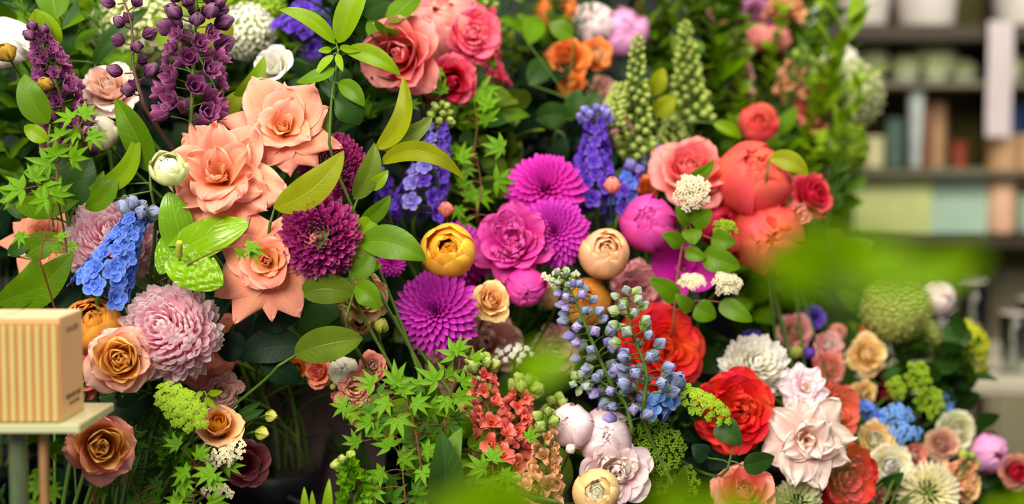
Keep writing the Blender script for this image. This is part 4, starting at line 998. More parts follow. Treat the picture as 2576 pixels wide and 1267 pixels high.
F('peony', 1665, 880, 112, 1.90, .25, .25, (p['red'], p['redheart']), 'largest orange red peony behind the pale blue delphinium buds', frill=30, ruf=.03, guard=8)
F('peony', 1852, 1035, 98, 1.84, -.1, .05, (p['red'], p['redheart']), 'deep red peony with a yellow heart beside the blush rose', frill=36, ruf=.05, guard=8)
F('mum', 1902, 918, 84, 1.93, .1, .4, p['white'], 'white globe chrysanthemum behind the deep red peony', n=230, L=.64, w=.155, inc=80)
F('ruffled', 2032, 1108, 112, 1.82, -.05, .12, (p['blush'], p['blushh']), 'large ruffled blush pink rose beside the deep red peony', split=True, spin=.9, ruf=1.7)
F('ruffled', 2025, 975, 66, 1.92, .1, .4, (p['palepink'], p['blush']), 'pale pink ruffled rose between the white chrysanthemum and the blush rose')
F('peony', 2100, 1035, 74, 1.96, .4, .1, p['coralred'], 'coral red peony peeping out behind the ruffled blush rose')
F('peony', 2130, 1200, 84, 1.88, .3, -.05, (p['red'], p['redpink']), 'scarlet peony under the ruffled blush rose', frill=34)
F('rose', 1872, 1240, 80, 1.78, -.1, .55, (p['salmonpink'], p['salmon']), 'salmon red rose at the bottom edge below the deep red peony', open=8)
F('mum', 2010, 1262, 62, 1.84, 0, .4, p['greenwhite'], 'pale green chrysanthemum at the bottom edge under the blush rose', n=160, inc=50)
# right hand reds
F('rose', 1737, 432, 100, 2.0, -.05, .45, (p['coralpink'], p['coral']), 'coral pink open rose behind the creamy spirea head', split=True, open=6, curl=1.2)
F('peonyball', 1898, 456, 88, 2.0, .0, .45, (p['coralred'], p['coralred']), 'closed round coral red peony between two coral roses')
F('rose', 2042, 492, 62, 2.05, .45, .2, (p['redpink'], p['crimson']), 'crimson pink rose farthest out on the top red cluster')
F('peonyball', 1932, 598, 86, 2.0, -.1, -.1, (p['coralred'], p['redheart']), 'orange red peony lowest of the top red cluster', n=4)
F('peonyball', 1810, 562, 56, 2.02, .2, .2, (p['crimson'], p['crimson']), 'crimson peony tucked below the coral pink rose')
F('carnation', 2010, 545, 40, 2.0, .4, 0, p['salmonpink'], 'little salmon bloom between the orange red peony and the crimson rose', n=26)
F('orchid', 1722, 676, 82, 1.94, -.1, .1, (p['magenta'], p['magenta']), 'magenta orchid behind the white spirea sprig')
F('orchid', 1690, 625, 54, 1.98, -.3, .2, p['magenta'], 'smaller magenta orchid above the larger one')
F('rose', 1625, 475, 34, 2.04, .1, .3, p['orange'], 'small orange rose left of the coral pink open rose')
F('bud', 1540, 465, 22, 1.92, 0, .7, p['salmonpink'], 'rosy red bud on the violet delphinium in the middle')
F('bud', 1122, 525, 20, 1.82, 0, .7, p['salmonpink'], 'pink green bud in front of the violet delphinium left of the dahlias')
F('dahlia', 985, 660, 36, 1.86, .2, .1, p['dahliamag'], 'tiny magenta bloom behind the green leaf right of the chrysanthemum', n=60)
# top middle
F('peonyball', 1095, 60, 108, 2.02, .05, .2, (p['coralpink'], p['coral']), 'big round coral pink peony at the top edge')
F('rose', 1005, 135, 104, 1.86, -.25, .0, (p['coralpink'], p['coral']), 'coral rose with drooping petals left of the round coral peony', split=True, open=10)
F('peony', 1190, 85, 72, 1.98, .3, .1, p['hotpink'], 'hot pink ruffled bloom right of the round coral peony')
F('rose', 1135, 205, 66, 1.92, .1, -.3, (p['hotpink'], p['crimson']), 'hot pink rose hanging lowest under the coral cluster', open=8)
F('cabbage', 1400, 28, 48, 2.30, .1, .1, (p['orange'], p['orange']), 'round orange rose at the top edge')
F('rose', 1425, 148, 58, 2.20, -.2, .1, (p['orange'], p['orange']), 'bright orange rose leftmost of the orange pair', open=6)
F('rose', 1500, 138, 44, 2.22, .4, .1, (p['orange'], p['apricot']), 'orange rose with yellow petal edge rightmost of the orange pair')
F('rose', 1438, 212, 40, 2.20, 0, -.5, (p['orange'], p['orange']), 'small orange rose hanging below the orange pair', open=4)
F('peonyball', 1490, 62, 52, 2.30, -.1, .2, (p['palepink'], p['palepink']), 'pale pink peony beside the mauve one at the top')
F('peonyball', 1570, 80, 58, 2.32, .1, .1, (p['mauve'], p['mauve']), 'mauve pink peony right of the pale pink one at the top')
F('carnation', 1515, 228, 40, 2.28, -.1, .2, p['dustypink'], 'dusty pink carnation below the orange roses')
F('carnation', 1552, 328, 36, 2.26, 0, .1, p['pink'], 'soft pink carnation above the violet delphinium')
F('carnation', 1368, 60, 26, 2.3, 0, .1, p['redpink'], 'small red carnation left of the round orange rose')
F('rose', 1900, 40, 50, 2.5, 0, .1, p['mauve'], 'blurred lilac pink rose near the top right of the flower bank')
F('peonyball', 1905, 96, 34, 2.45, -.1, .2, p['coralpink'], 'blurred coral peony nearer the snapdragons at the top')
F('peonyball', 1955, 98, 34, 2.45, .1, .1, p['coralpink'], 'blurred coral peony nearer the shelf at the top')
F('cabbage', 1907, 308, 46, 2.26, 0, .1, p['coralred'], 'round orange red ranunculus alone in blurred greenery')
# right lower small roses
F('rose', 2000, 832, 46, 2.16, -.05, .2, (p['pink'], p['blushtan']), 'small pink rose first behind the white chrysanthemum')
F('rose', 2085, 868, 40, 2.15, 0, .3, (p['pink'], p['palepink']), 'small pale pink rose left of the cream apricot rose')
F('rose', 2088, 925, 46, 2.12, 0, .1, (p['coralpink'], p['coralpink']), 'small coral pink rose left of the cream apricot rose and lower')
F('rose', 2182, 892, 54, 2.14, .2, .1, (p['butter'], p['butter']), 'cream apricot spray rose biggest of the small roses on the far side')
F('rose', 2172, 990, 36, 2.12, .1, -.1, (p['butter'], p['tan']), 'pale apricot small rose under the cream apricot rose')
F('cabbage', 2108, 835, 20, 2.2, 0, .2, p['coralpink'], 'tiny coral bud rose behind the small pink roses')
F('cabbage', 2178, 833, 16, 2.2, 0, .2, p['coralred'], 'tiny orange red bud above the cream apricot rose')
F('lisianthus', 2046, 800, 30, 2.2, 0, .3, p['violet'], 'violet lisianthus behind the small pink roses')
F('lisianthus', 1890, 860, 28, 2.1, 0, .3, p['violet'], 'dark violet bloom peeping over the white globe chrysanthemum')
F('bud', 2003, 885, 18, 2.08, 0, .4, p['yelbud'], 'round lime bud between the white chrysanthemum and the pink roses')
F('bud', 2036, 888, 16, 2.08, .2, .3, p['violet'], 'small violet bud beside the lime bud')
F('lisianthus', 2215, 965, 38, 2.16, .2, .0, p['maroon'], 'dark maroon bloom below the cream apricot rose')
F('rose', 2200, 1105, 50, 2.02, -.05, .25, (p['butter'], p['cream']), 'cream yellow rose right of the coral red peony', open=-8)
F('rose', 2240, 1170, 56, 2.0, 0, .1, (p['cream'], p['white']), 'creamy white rose below the cream yellow one')
F('rose', 2408, 1085, 56, 2.16, .1, .2, (p['greenwhite'], p['cream']), 'pale lime rose farthest right of the cream roses')
F('rose', 2372, 1118, 44, 2.1, -.1, .1, (p['blushtan'], p['dustypink']), 'tan pink rose touching the pale lime rose')
F('rose', 2300, 1145, 34, 2.04, .1, .2, (p['salmonpink'], p['dustypink']), 'salmon tan bud rose left of the tan pink rose', open=-12)
F('peonyball', 2490, 1140, 46, 2.14, .3, .1, (p['mauve'], p['maroon']), 'mauve pink peony with dark heart near the far bottom corner', n=3)
F('rose', 2555, 1185, 46, 2.12, .1, .1, (p['dustyrose'], p['crimson']), 'rose pink bloom cut by the frame in the far bottom corner')
F('mum', 2338, 1238, 76, 1.98, 0, .2, p['cream'], 'creamy green football chrysanthemum at the bottom near the far corner', n=200, L=.5, w=.07, inc=30, core=.5)
F('rose', 2430, 1225, 40, 2.04, .2, .2, (p['tan'], p['butter']), 'tan apricot rose right of the football chrysanthemum')
F('carnation', 2215, 1240, 34, 1.96, 0, .2, p['dustyrose'], 'dusty rose carnation left of the football chrysanthemum', n=28)
F('bud', 2380, 1175, 16, 2.06, 0, .4, p['apricot'], 'little apricot bud above the football chrysanthemum')
F('peonyball', 2357, 748, 44, 2.24, .3, .1, (p['palepink'], p['mauve']), 'pale lilac pink peony right of the large green globe')
# bottom middle pinks
F('peonyball', 1438, 1072, 52, 1.74, -.3, .3, (p['palepink'], p['palepink']), 'pale pink peony bud leftmost of the low pink peonies')
F('peonyball', 1520, 1098, 66, 1.76, .05, .2, (p['palepink'], p['palepink']), 'pale pink peony in the middle of the low pink peonies', n=4)
F('peony', 1548, 1190, 88, 1.74, .15, .1, (p['palepink'], p['blush']), 'open pale pink peony lowest of the pink peonies', frill=36)
F('cabbage', 1500, 1238, 54, 1.68, .0, .25, (p['butter'], p['cream']), 'cream yellow ranunculus at the bottom edge before the open pink peony')
F('bud', 1435, 1128, 13, 1.68, 0, .3, p['white'], 'tiny round white bud under the leftmost pink peony bud')
F('peonyball', 1290, 990, 24, 1.8, 0, .3, p['snappeach'], 'tiny peach bud in the snapdragons') if False else None
# globes and clusters
ball_bloom('hydrangea', 'hydrangea', 350, 70, 118, 1.98, B_star(rr, 4, .6), 210, 15, p['greenwhite'], 'big pale green hydrangea globe behind the blush rose')
ball_bloom('hydrangea', 'hydrangea', 622, 80, 74, 2.0, B_star(rr, 4, .5), 220, 9, p['white'], 'white hydrangea head above the white lisianthus')
ball_bloom('snowball_viburnum', 'viburnum', 655, 20, 66, 2.05, B_star(rr, 5, .5), 190, 9, GREEN['lime'], 'lime green viburnum ball at the top edge')
ball_bloom('hydrangea', 'hydrangea', 480, 30, 80, 2.04, B_star(rr, 4, .6), 160, 12, p['white'], 'white hydrangea head behind the purple delphinium tip')
ball_bloom('hydrangea', 'hydrangea', 2135, 240, 92, 2.48, B_star(rr, 4, .6), 170, 12, p['greenwhite'], 'blurred pale green hydrangea on the far edge of the flower bank')
ball_bloom('hydrangea', 'hydrangea', 2105, 160, 52, 2.52, B_star(rr, 4, .6), 110, 12, p['white'], 'blurred white hydrangea above the pale green one on the far edge')
ball_bloom('hydrangea', 'hydrangea', 2120, 372, 66, 2.46, B_star(rr, 4, .6), 110, 12, GREEN['lime'], 'blurred lime hydrangea under the pale green one on the far edge')
dc = dome_cluster
dc('green_lace_flower', 'lace flower', 455, 1022, 82, 44, 1.62, .1, .45, 46, 12, CL['lime'], 'lime green lace flower under the big pink chrysanthemum', ang=-.85)
dc('green_lace_flower', 'lace flower', 1762, 1015, 88, 34, 1.76, .1, .6, 40, 11, CL['lime'], 'arching lime green lace flower left of the deep red peony', ang=-.75)
dc('green_lace_flower', 'lace flower', 1650, 1125, 76, 66, 1.78, .1, .3, 58, 10, CL['greenball'], 'mid green lace flower head right of the low pink peonies')
dc('green_lace_flower', 'lace flower', 1700, 1210, 60, 50, 1.8, .1, .2, 40, 9, CL['greenball'], 'second mid green lace flower lower than the first by the bottom edge')
dc('spirea', 'spirea', 1740, 485, 44, 44, 1.86, 0, .3, 30, 12, CL['creamball'], 'cream spirea head before the coral pink rose', flat=.6)
dc('spirea', 'spirea', 1822, 572, 28, 20, 1.88, 0, .5, 14, 10, CL['limeball'], 'small lime spirea head below the cream one')
dc('spirea', 'spirea', 1742, 708, 32, 22, 1.86, 0, .6, 18, 10, CL['cream'], 'cream green spirea head over the magenta orchid')
dc('spirea', 'spirea', 1828, 712, 36, 30, 1.86, .2, .3, 22, 11, CL['creamball'], 'cream spirea head rightmost by the magenta orchid')
dc('spirea', 'spirea', 1745, 862, 24, 34, 1.94, .5, .1, 14, 10, CL['cream'], 'cream spirea sprig at the edge of the orange red peony')
dc('waxflower', 'waxflower', 555, 1150, 40, 22, 1.66, 0, .3, 12, 13, CL['wax'], 'cream waxflower sprig over the burgundy lisianthus', ang=.4)
dc('waxflower', 'waxflower', 598, 1130, 22, 20, 1.66, 0, .3, 5, 13, CL['wax'], 'small cream waxflower tuft on top of the burgundy bloom')
dc('waxflower', 'waxflower', 548, 1235, 44, 16, 1.66, 0, .4, 8, 12, CL['cream'], 'cream waxflower sprig near the bottom edge')
dc('waxflower', 'waxflower', 2255, 1045, 42, 30, 2.02, 0, .3, 14, 11, CL['sky'], 'pale blue star flowers above the cream yellow rose')
dc('waxflower', 'waxflower', 2280, 1090, 40, 22, 2.0, 0, .3, 10, 12, CL['sky'], 'pale blue star flowers beside the cream yellow rose')
dc('goldenrod', 'goldenrod', 2310, 950, 30, 44, 2.06, 0, .4, 18, 11, CL['limeball'], 'yellow green flower sprig before the dark leaves on the far side')
dc('goldenrod', 'goldenrod', 2340, 1010, 34, 40, 2.06, 0, .4, 18, 11, CL['limeball'], 'yellow green sprig lower than the first on the far side')
dc('goldenrod', 'goldenrod', 2255, 975, 24, 26, 2.06, 0, .4, 12, 10, CL['limeball'], 'small yellow green sprig beside the maroon bloom')
dc('cream_filler_flower', 'filler flower', 2450, 880, 40, 70, 2.3, .3, .2, 20, 14, CL['yg'], 'yellow lime blossom sprig at the far edge above the dark leaves')
dc('cream_filler_flower', 'filler flower', 1410, 700, 50, 24, 1.80, -.1, .5, 12, 10, CL['creamball'], 'cream bud spray right of the magenta peony bud')
dc('cream_filler_flower', 'filler flower', 1290, 890, 50, 24, 1.86, -.1, .5, 14, 9, CL['white'], 'fine white filler flower above the blurred leaf')
# spikes
SP = spike
SP('delphinium', 'delphinium', [(95, 78), (120, 150), (150, 245), (178, 400)], 1.72, 58, 14, 27, FL['purplecup'], BUD['purpledk'], 'dusky purple delphinium spike nearest the edge of the bank', tb=.14, spread=(10, 44), gap=.9)
SP('delphinium', 'delphinium', [(496, -40), (492, 60), (486, 180), (478, 340)], 1.70, 52, 18, 30, FL['purplecup'], BUD['purpledk'], 'dusky purple delphinium with round buds above the ruffled peach rose', tb=.55, spread=(34, 66), stemcol='stem', gap=.95, budr=1.0)
SP('delphinium', 'delphinium', [(300, -30), (330, 60), (335, 165), (360, 260)], 1.72, 14, 16, 20, FL['purplecup'], BUD['purpledk'], 'brown stem of dark purple buds over the big green hydrangea', tb=2, spread=(20, 30), stemcol='brownstem')
SP('delphinium', 'delphinium', [(352, 530), (318, 600), (278, 680), (245, 755)], 1.66, 60, 20, 34, FL['blue'], BUD['greyblue'], 'bright blue delphinium spike before the pale pink chrysanthemums', tb=.12, spread=(10, 62))
SP('delphinium', 'delphinium', [(1112, 268), (1100, 360), (1075, 450), (1040, 560)], 1.90, 74, 9, 28, FL['viomid'] + FL['violet'], BUD['greenbud'], 'violet blue delphinium with a greenish tip left of the dahlias', tb=.22, spread=(6, 62))
SP('delphinium', 'delphinium', [(1500, 285), (1495, 370), (1490, 450), (1500, 540)], 1.98, 60, 14, 28, FL['violet'], BUD['viomid'], 'deep violet delphinium spike beside the topmost dahlia', tb=.12, spread=(14, 56))
SP('delphinium', 'delphinium', [(1585, 430), (1570, 490), (1550, 560)], 1.98, 26, 18, 26, FL['violet'] + FL['blue'], BUD['viomid'], 'short violet blue delphinium left of the round magenta peony', tb=.1, spread=(10, 34))
SP('delphinium', 'delphinium', [(1578, -30) , (1640, 100), (1660, 160), (1670, 200)], 2.4, 20, 18, 22, FL['violet'], BUD['viomid'], 'blurred violet delphinium behind the tall green spikes', tb=.1, spread=(8, 18))
SP('delphinium', 'delphinium', [(800, -60), (800, 20), (770, 90), (740, 130)], 2.0, 50, 22, 30, FL['violet'], BUD['violet'] if 'violet' in BUD else BUD['viomid'], 'dark violet blue delphinium behind the upright green leaf at the top', tb=.05, spread=(30, 70))
SP('delphinium', 'delphinium', [(880, 20), (905, 60), (920, 90)], 2.0, 16, 20, 24, FL['violet'], BUD['viomid'], 'short violet spike left of the coral rose petals', tb=.05, spread=(8, 26))
SP('delphinium', 'delphinium', [(965, 440), (970, 500), (985, 560)], 1.94, 18, 16, 24, FL['violet'], BUD['viomid'], 'small violet spike showing between the leaves and the greenish tipped delphinium', tb=.05, spread=(8, 22))
SP('delphinium', 'delphinium', [(1578, 742), (1588, 830), (1625, 930), (1620, 1010)], 1.72, 34, 12, 20, BUD['greyblue'], BUD['bluegreen'], 'pale blue green delphinium bud spike in front of the orange red peony', tb=.45, spread=(18, 50), budr=1.1)
SP('delphinium', 'delphinium', [(1410, 690), (1450, 760), (1490, 860), (1545, 980)], 1.76, 46, 10, 18, BUD['lavend'] + BUD['greyblue'], BUD['bluegreen'], 'lavender blue delphinium bud spike leaning across the golden ranunculus', tb=.2, spread=(14, 48), budr=.9)
SP('delphinium', 'delphinium', [(1450, 960), (1510, 960), (1570, 1010), (1590, 1080)], 1.74, 26, 12, 17, BUD['greyblue'] + BUD['lavend'], BUD['bluegreen'], 'grey blue bud spike just above the low pink peonies', tb=.3, spread=(10, 34))
SP('delphinium', 'delphinium', [(1690, 965), (1672, 1010), (1630, 1050)], 1.76, 10, 26, 32, FL['sky'], BUD['greyblue'], 'sky blue delphinium florets under the orange red peony', tb=.05, spread=(8, 20))
SP('delphinium', 'delphinium', [(2150, 1020), (2190, 1040), (2215, 1060)], 2.04, 10, 20, 24, FL['blue'], BUD['blue'], 'small bright blue florets right of the coral red peony', tb=.02, spread=(6, 16))
SP('delphinium', 'delphinium', [(2380, 985), (2385, 1010), (2370, 1040)], 2.2, 6, 14, 16, FL['sky'], BUD['blue'], 'tiny sky blue florets before the dark leaves on the far side', tb=.02, spread=(6, 12))
for x0, y0, x1, y1, w, D, key, lb in ((1603, 95, 1600, 420, 34, 2.08, 'greenbud', 'tall pointed green seed spike right of the orange roses'), (1722, 60, 1740, 330, 40, 2.2, 'greenbud', 'tall blunt green seed spike farther than the pointed one'), (1560, 215, 1530, 330, 22, 2.05, 'greenbud', 'short yellow green spike over the deep violet delphinium'), (1690, 290, 1700, 420, 44, 2.2, 'greyblue', 'grey green budded spike behind the coral pink rose'), (1560, 340, 1640, 420, 34, 2.15, 'greyblue', 'dim grey budded spike between delphinium and coral rose')):
    SP('green_flower_spike', 'flower spike', [(x0, y0), ((x0 + x1) / 2, (y0 + y1) / 2), (x1, y1)], D, 90, 6, 11, BUD[key], BUD['greenbud'], lb, tb=.7, spread=(4, w))
# snapdragons
for pts, D, n, key, sz, lb in (([(1210, 905), (1215, 960), (1235, 1060), (1255, 1160)], 1.74, 30, 'snapcoral', 24, 'coral snapdragon left of the low pink peonies with a green tip'), ([(1375, 1040), (1372, 1110), (1368, 1190), (1360, 1270)], 1.70, 26, 'snappeach', 22, 'peach snapdragon with green tip beside the cream ranunculus'),
                               ([(1330, 960), (1310, 1010), (1290, 1080), (1270, 1180)], 1.78, 30, 'snapcoral', 25, 'salmon coral snapdragon behind the maple leaves at the bottom'), ([(1215, 960), (1190, 1020), (1200, 1090)], 1.80, 18, 'snappeach', 20, 'orange peach snapdragon tip above the coral one'),
                               ([(1390, 1010), (1420, 1060), (1400, 1110)], 1.82, 14, 'snappeach', 22, 'tan peach snapdragon behind the leftmost pink peony bud'), ([(1180, 1060), (1190, 1120), (1230, 1200)], 1.8, 20, 'salmonpink', 24, 'salmon pink snapdragon behind the broad dark leaf'),
                               ([(1800, -60), (1805, 20), (1815, 110), (1825, 200)], 2.4, 26, 'dustypink', 20, 'blurred dusty pink snapdragon left of the lilac rose'), ([(1960, -50), (1975, 10), (1970, 60)], 2.45, 18, 'snappeach', 22, 'blurred peach snapdragon right of the lilac rose'),
                               ([(2060, 170), (2050, 240), (2020, 330)], 2.45, 22, 'snapcoral', 22, 'blurred coral peach snapdragon on the far edge'), ([(1870, 120), (1860, 180), (1850, 260)], 2.42, 20, 'dustypink', 18, 'blurred dusty snapdragon below the twin coral peonies'), ([(2030, 130), (1990, 190), (1985, 260)], 2.42, 18, 'snappeach', 18, 'blurred orange peach snapdragon above the ranunculus'),
                               ([(1225, -20), (1235, 60), (1240, 170), (1260, 230)], 2.12, 34, 'hotpink', 13, 'small red flowered spray right of the coral cluster'), ([(1600, 960), (1610, 1000), (1650, 1020)], 1.9, 5, 'dustyrose', 14, 'small dull pink snapdragon under the bud spike'),
                               ([(2450, 1150), (2420, 1190), (2400, 1250)], 2.04, 16, 'snappeach', 18, 'peach snapdragon right of the football chrysanthemum'), ([(1290, 1230), (1330, 1245), (1400, 1262)], 1.66, 8, 'snappeach', 26, 'peach snapdragon florets lying at the bottom edge')):
    SP('snapdragon', 'snapdragon', pts, D, n, sz * .6, sz * 1.35, FL['snap'][key], BUD['greenbud'], lb, tb=.25, spread=(5, sz * 1.25))
SP('bells_of_ireland', 'bells of ireland', [(870, 1158), (885, 1190), (895, 1235), (880, 1300)], 1.62, 22, 14, 30, cup_floret(GREEN['maple'], 5, 20), BUD['greenbud'], 'bright green bells spike at the bottom edge by the dark gap', tb=.15, spread=(6, 22))
SP('bells_of_ireland', 'bells of ireland', [(455, 1110), (440, 1140), (448, 1200)], 1.7, 10, 20, 30, cup_floret(GREEN['mapledark'], 5, 20), BUD['greenbud'], 'green bells spike below the lime green lace flower', tb=.05, spread=(6, 18))
# heads standing in low bowls on the second shelf, far out of focus
for hx, hy, hr, lb in ((2190, 150, 44, 'grey green hydrangea in a low bowl on the second shelf nearest the blooms'), (2275, 168, 34, 'small dull green hydrangea second along the shelf'), (2350, 150, 52, 'roundest grey green hydrangea in the middle of the second shelf'), (2425, 178, 28, 'little pale hydrangea just before the hanging strip'), (2535, 168, 40, 'pale hydrangea past the hanging strip')):
    c0 = P(hx, 0, 4.25); z0 = P(0, 208, 4.15)[2]; y0 = yB + .12
    bw_ = root('flower_bowl', (c0[0], y0, z0), lb.replace('hydrangea', 'bowl').replace('in a low bowl on', 'standing on'), 'bowl')
    MB().lathe([(0, .001), (.022, .001), (.034, .022), (.036, .03), (.032, .03), (.02, .004), (0, .004)], sides=24).build('bowl_wall', cer2, bw_)
    MOUTHS.append((c0[0], y0, z0 + .03))
    ball_bloom('hydrangea', 'hydrangea', hx, hy, hr, (y0 + .0) / math.cos(PITCH), B_star(rr, 4, .6), 90, hr * .28, p['greenwhite'], lb)

ball_bloom('snowball_viburnum', 'viburnum', 2252, 775, 92, 2.18, B_star(rr, 4, .6), 620, 7, GREEN['globe'], 'large smooth pale green globe on the far side, blurred')
ball_bloom('snowball_viburnum', 'viburnum', 2312, 848, 58, 2.24, B_star(rr, 4, .6), 380, 7, GREEN['globe'], 'smaller pale green globe below the large pale green one')
# ---------------------------------------------------------------- leaves in focus
BR = branch
BR('bright lemon green leaves fanned round a tip above the highest peach rose', 1.70, [(845, 105), (850, 140), (835, 240), (828, 360)],
   [(842, 110, 702, 24, 21, .10, .2), (852, 108, 925, -60, 36, .0, -.3), (868, 128, 1006, 190, 25, -.12, .1), (838, 138, 795, 190, 12, 0, .3), (848, 135, 862, 180, 10, 0, 0), (855, 118, 905, 128, 10, 0, .3), (835, 125, 800, 128, 9, 0, 0),
    (840, 170, 745, 205, 20, -.15, .5, -.01, 'leaf'), (850, 210, 915, 268, 24, -.12, .1, -.01, 'leaf'), (842, 250, 905, 315, 38, -.1, .0, .01, 'dark')], 'bright', name='leafy_branch')
BR('tall branch with one pale curled leaf beside the magenta chrysanthemums', 1.69, [(945, 372), (945, 420), (900, 500), (880, 560)],
   [(944, 372, 1008, 190, 28, .26, -.35, -.02, 'lemon'), (948, 370, 1088, 290, 26, .12, -.1, .01, 'olive'), (958, 412, 1168, 452, 26, -.26, .3, -.02, 'lemon'), (890, 500, 942, 360, 30, .08, .2, -.01, 'olive'), (925, 470, 975, 428, 18, .1, .1)], 'bright', fold=.25)
BR('broad lemon green leaf lying across the rear magenta chrysanthemum', 1.66, [(690, 525), (680, 560)], [(688, 522, 864, 380, 42, .10, .15)], 'lemon', fold=.1)
BR('cluster of green leaves fanned out right of the deep magenta chrysanthemum', 1.68, [(905, 560), (885, 620), (880, 700)],
   [(905, 612, 1070, 655, 44, -.12, -.1, -.02, 'leaf'), (898, 600, 944, 540, 30, .0, .2, 0, 'bright'), (880, 690, 935, 625, 30, .15, .0, 0, 'leaf'), (905, 560, 982, 492, 22, .05, .4, 0, 'leaf'), (880, 700, 962, 665, 24, -.1, 0, .01, 'bright'), (890, 720, 955, 780, 32, -.12, .1, -.01, 'leaf'), (870, 640, 955, 610, 18, 0, 0, .01, 'bright')], 'leaf')
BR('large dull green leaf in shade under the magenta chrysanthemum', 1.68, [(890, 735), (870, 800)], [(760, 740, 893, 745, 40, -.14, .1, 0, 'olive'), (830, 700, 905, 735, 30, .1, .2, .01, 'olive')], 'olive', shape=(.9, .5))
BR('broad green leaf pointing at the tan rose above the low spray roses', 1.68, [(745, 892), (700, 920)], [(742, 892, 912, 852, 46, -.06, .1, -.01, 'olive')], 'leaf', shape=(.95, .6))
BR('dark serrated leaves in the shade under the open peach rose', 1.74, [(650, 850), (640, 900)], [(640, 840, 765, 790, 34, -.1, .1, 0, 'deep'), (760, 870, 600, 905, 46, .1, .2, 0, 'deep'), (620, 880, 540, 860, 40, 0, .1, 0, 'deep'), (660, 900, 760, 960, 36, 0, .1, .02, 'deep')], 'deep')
BR('pointed mid green leaves left of the ruffled peach rose', 1.68, [(376, 430), (380, 480)], [(374, 432, 286, 248, 40, .10, -.2, -.02, 'leaf'), (222, 474, 343, 324, 26, .22, .2, -.02, 'bright'), (214, 522, 292, 432, 26, .15, .1, -.01, 'leaf'), (235, 520, 260, 430, 16, 0, .1, -.01, 'leaf')], 'leaf')
BR('upright green leaf standing before the nearest purple spike', 1.66, [(126, 312), (120, 360)], [(122, 310, 62, 186, 38, -.08, .1, -.01, 'leaf'), (118, 355, 60, 315, 22, 0, .1, .0, 'bright')], 'leaf')
BR('large dark leaves between the pointed leaves and the edge of the bank', 1.73, [(200, 500), (170, 560)], [(170, 520, 230, 395, 44, 0, .1, 0, 'dark'), (120, 470, 150, 360, 36, 0, .2, 0, 'dark'), (30, 500, 195, 505, 30, .1, .2, -.02, 'leaf'), (80, 540, 10, 500, 26, 0, 0, 0, 'dark')], 'dark')
BR('big deep green leaves left of the blue delphinium', 1.70, [(100, 660), (98, 720)], [(30, 772, 182, 632, 44, .06, .15, -.02, 'leaf'), (-10, 760, 88, 646, 36, .18, .2, -.02, 'leaf'), (66, 640, 146, 588, 36, .0, .1, 0, 'leaf'), (20, 640, 90, 600, 20, 0, 0, 0, 'dark'), (120, 770, 200, 690, 40, 0, .2, .03, 'deep')], 'leaf')
BR('long dark blades behind the blush rose', 1.86, [(240, 160), (240, 220)], [(235, 165, 372, 22, 22, -.06, .1, 0, 'dark'), (165, 150, 195, 0, 20, .0, .1, 0, 'dark'), (190, 260, 290, 180, 24, 0, .1, .02, 'deep')], 'dark', shape=(.85, .6))
BR('green lily bud standing over the nearest purple spike', 1.76, [(112, 190), (120, 240)], [(122, 140, 86, 24, 30, .14, .3, -.02, 'bright'), (128, 145, 92, 22, 30, -.14, -.3, -.02, 'lemon'), (125, 145, 90, 26, 26, 0, 0, -.03, 'bright')], 'bright', fold=-.4)
BR('light green leaves behind the purple delphinium with round buds', 1.80, [(565, 270), (560, 330)], [(575, 265, 664, 140, 24, .12, .2, 0, 'bright'), (545, 140, 515, 20, 46, .1, .1, .02, 'lemon'), (560, 300, 610, 225, 24, 0, .1, 0, 'lemon'), (430, 130, 385, 45, 30, .1, 0, .02, 'bright'), (440, 20, 600, -10, 26, 0, .2, .02, 'bright')], 'bright')
BR('olive leaf showing right of the highest peach rose', 1.73, [(790, 330), (800, 380)], [(775, 350, 832, 278, 28, 0, .1, 0, 'olive')], 'olive')
BR('small pale leaf standing off the farthest crimson rose', 1.94, [(1935, 398), (1930, 440)], [(1936, 398, 2032, 442, 26, -.14, .1, -.01, 'lemon')], 'lemon')
BR('small dark green leaf across the coral pink open rose', 1.88, [(1728, 450), (1720, 480)], [(1728, 448, 1796, 402, 17, .12, .2, -.01, 'leaf')], 'leaf')
BR('ivy like green leaves on the spirea stem below the cream head', 1.87, [(1738, 520), (1720, 600), (1700, 720), (1695, 820)], [(1735, 560, 1700, 520, 22, 0, .1), (1740, 560, 1790, 530, 28, 0, .2), (1738, 575, 1745, 615, 26, 0, 0), (1715, 620, 1665, 590, 22, .1, 0), (1725, 630, 1775, 650, 20, 0, .1), (1770, 640, 1862, 672, 34, 0, .1), (1790, 600, 1850, 610, 28, 0, .1), (1700, 760, 1630, 705, 26, .12, .1), (1750, 770, 1800, 800, 30, 0, .1, 0, 'leaf'), (1812, 760, 1893, 808, 26, 0, 0), (1740, 780, 1700, 740, 20, 0, 0)], 'leaf', stemcol='redstem', shape=(.62, .6))
BR('dark green rose leaves under the orange roses', 2.12, [(1430, 250), (1400, 330)], [(1350, 300, 1438, 295, 34, -.1, .2, 0, 'dark'), (1330, 210, 1378, 150, 32, 0, .1, .05, 'dark'), (1440, 300, 1455, 225, 30, 0, .1, 0, 'dark'), (1480, 290, 1500, 230, 26, 0, .1, .02, 'dark'), (1330, 110, 1350, 40, 30, 0, .1, .1, 'leaf'), (1440, 90, 1380, 60, 26, 0, .1, .0, 'leaf'), (1420, 345, 1395, 430, 24, 0, .1, .02, 'deep')], 'dark')
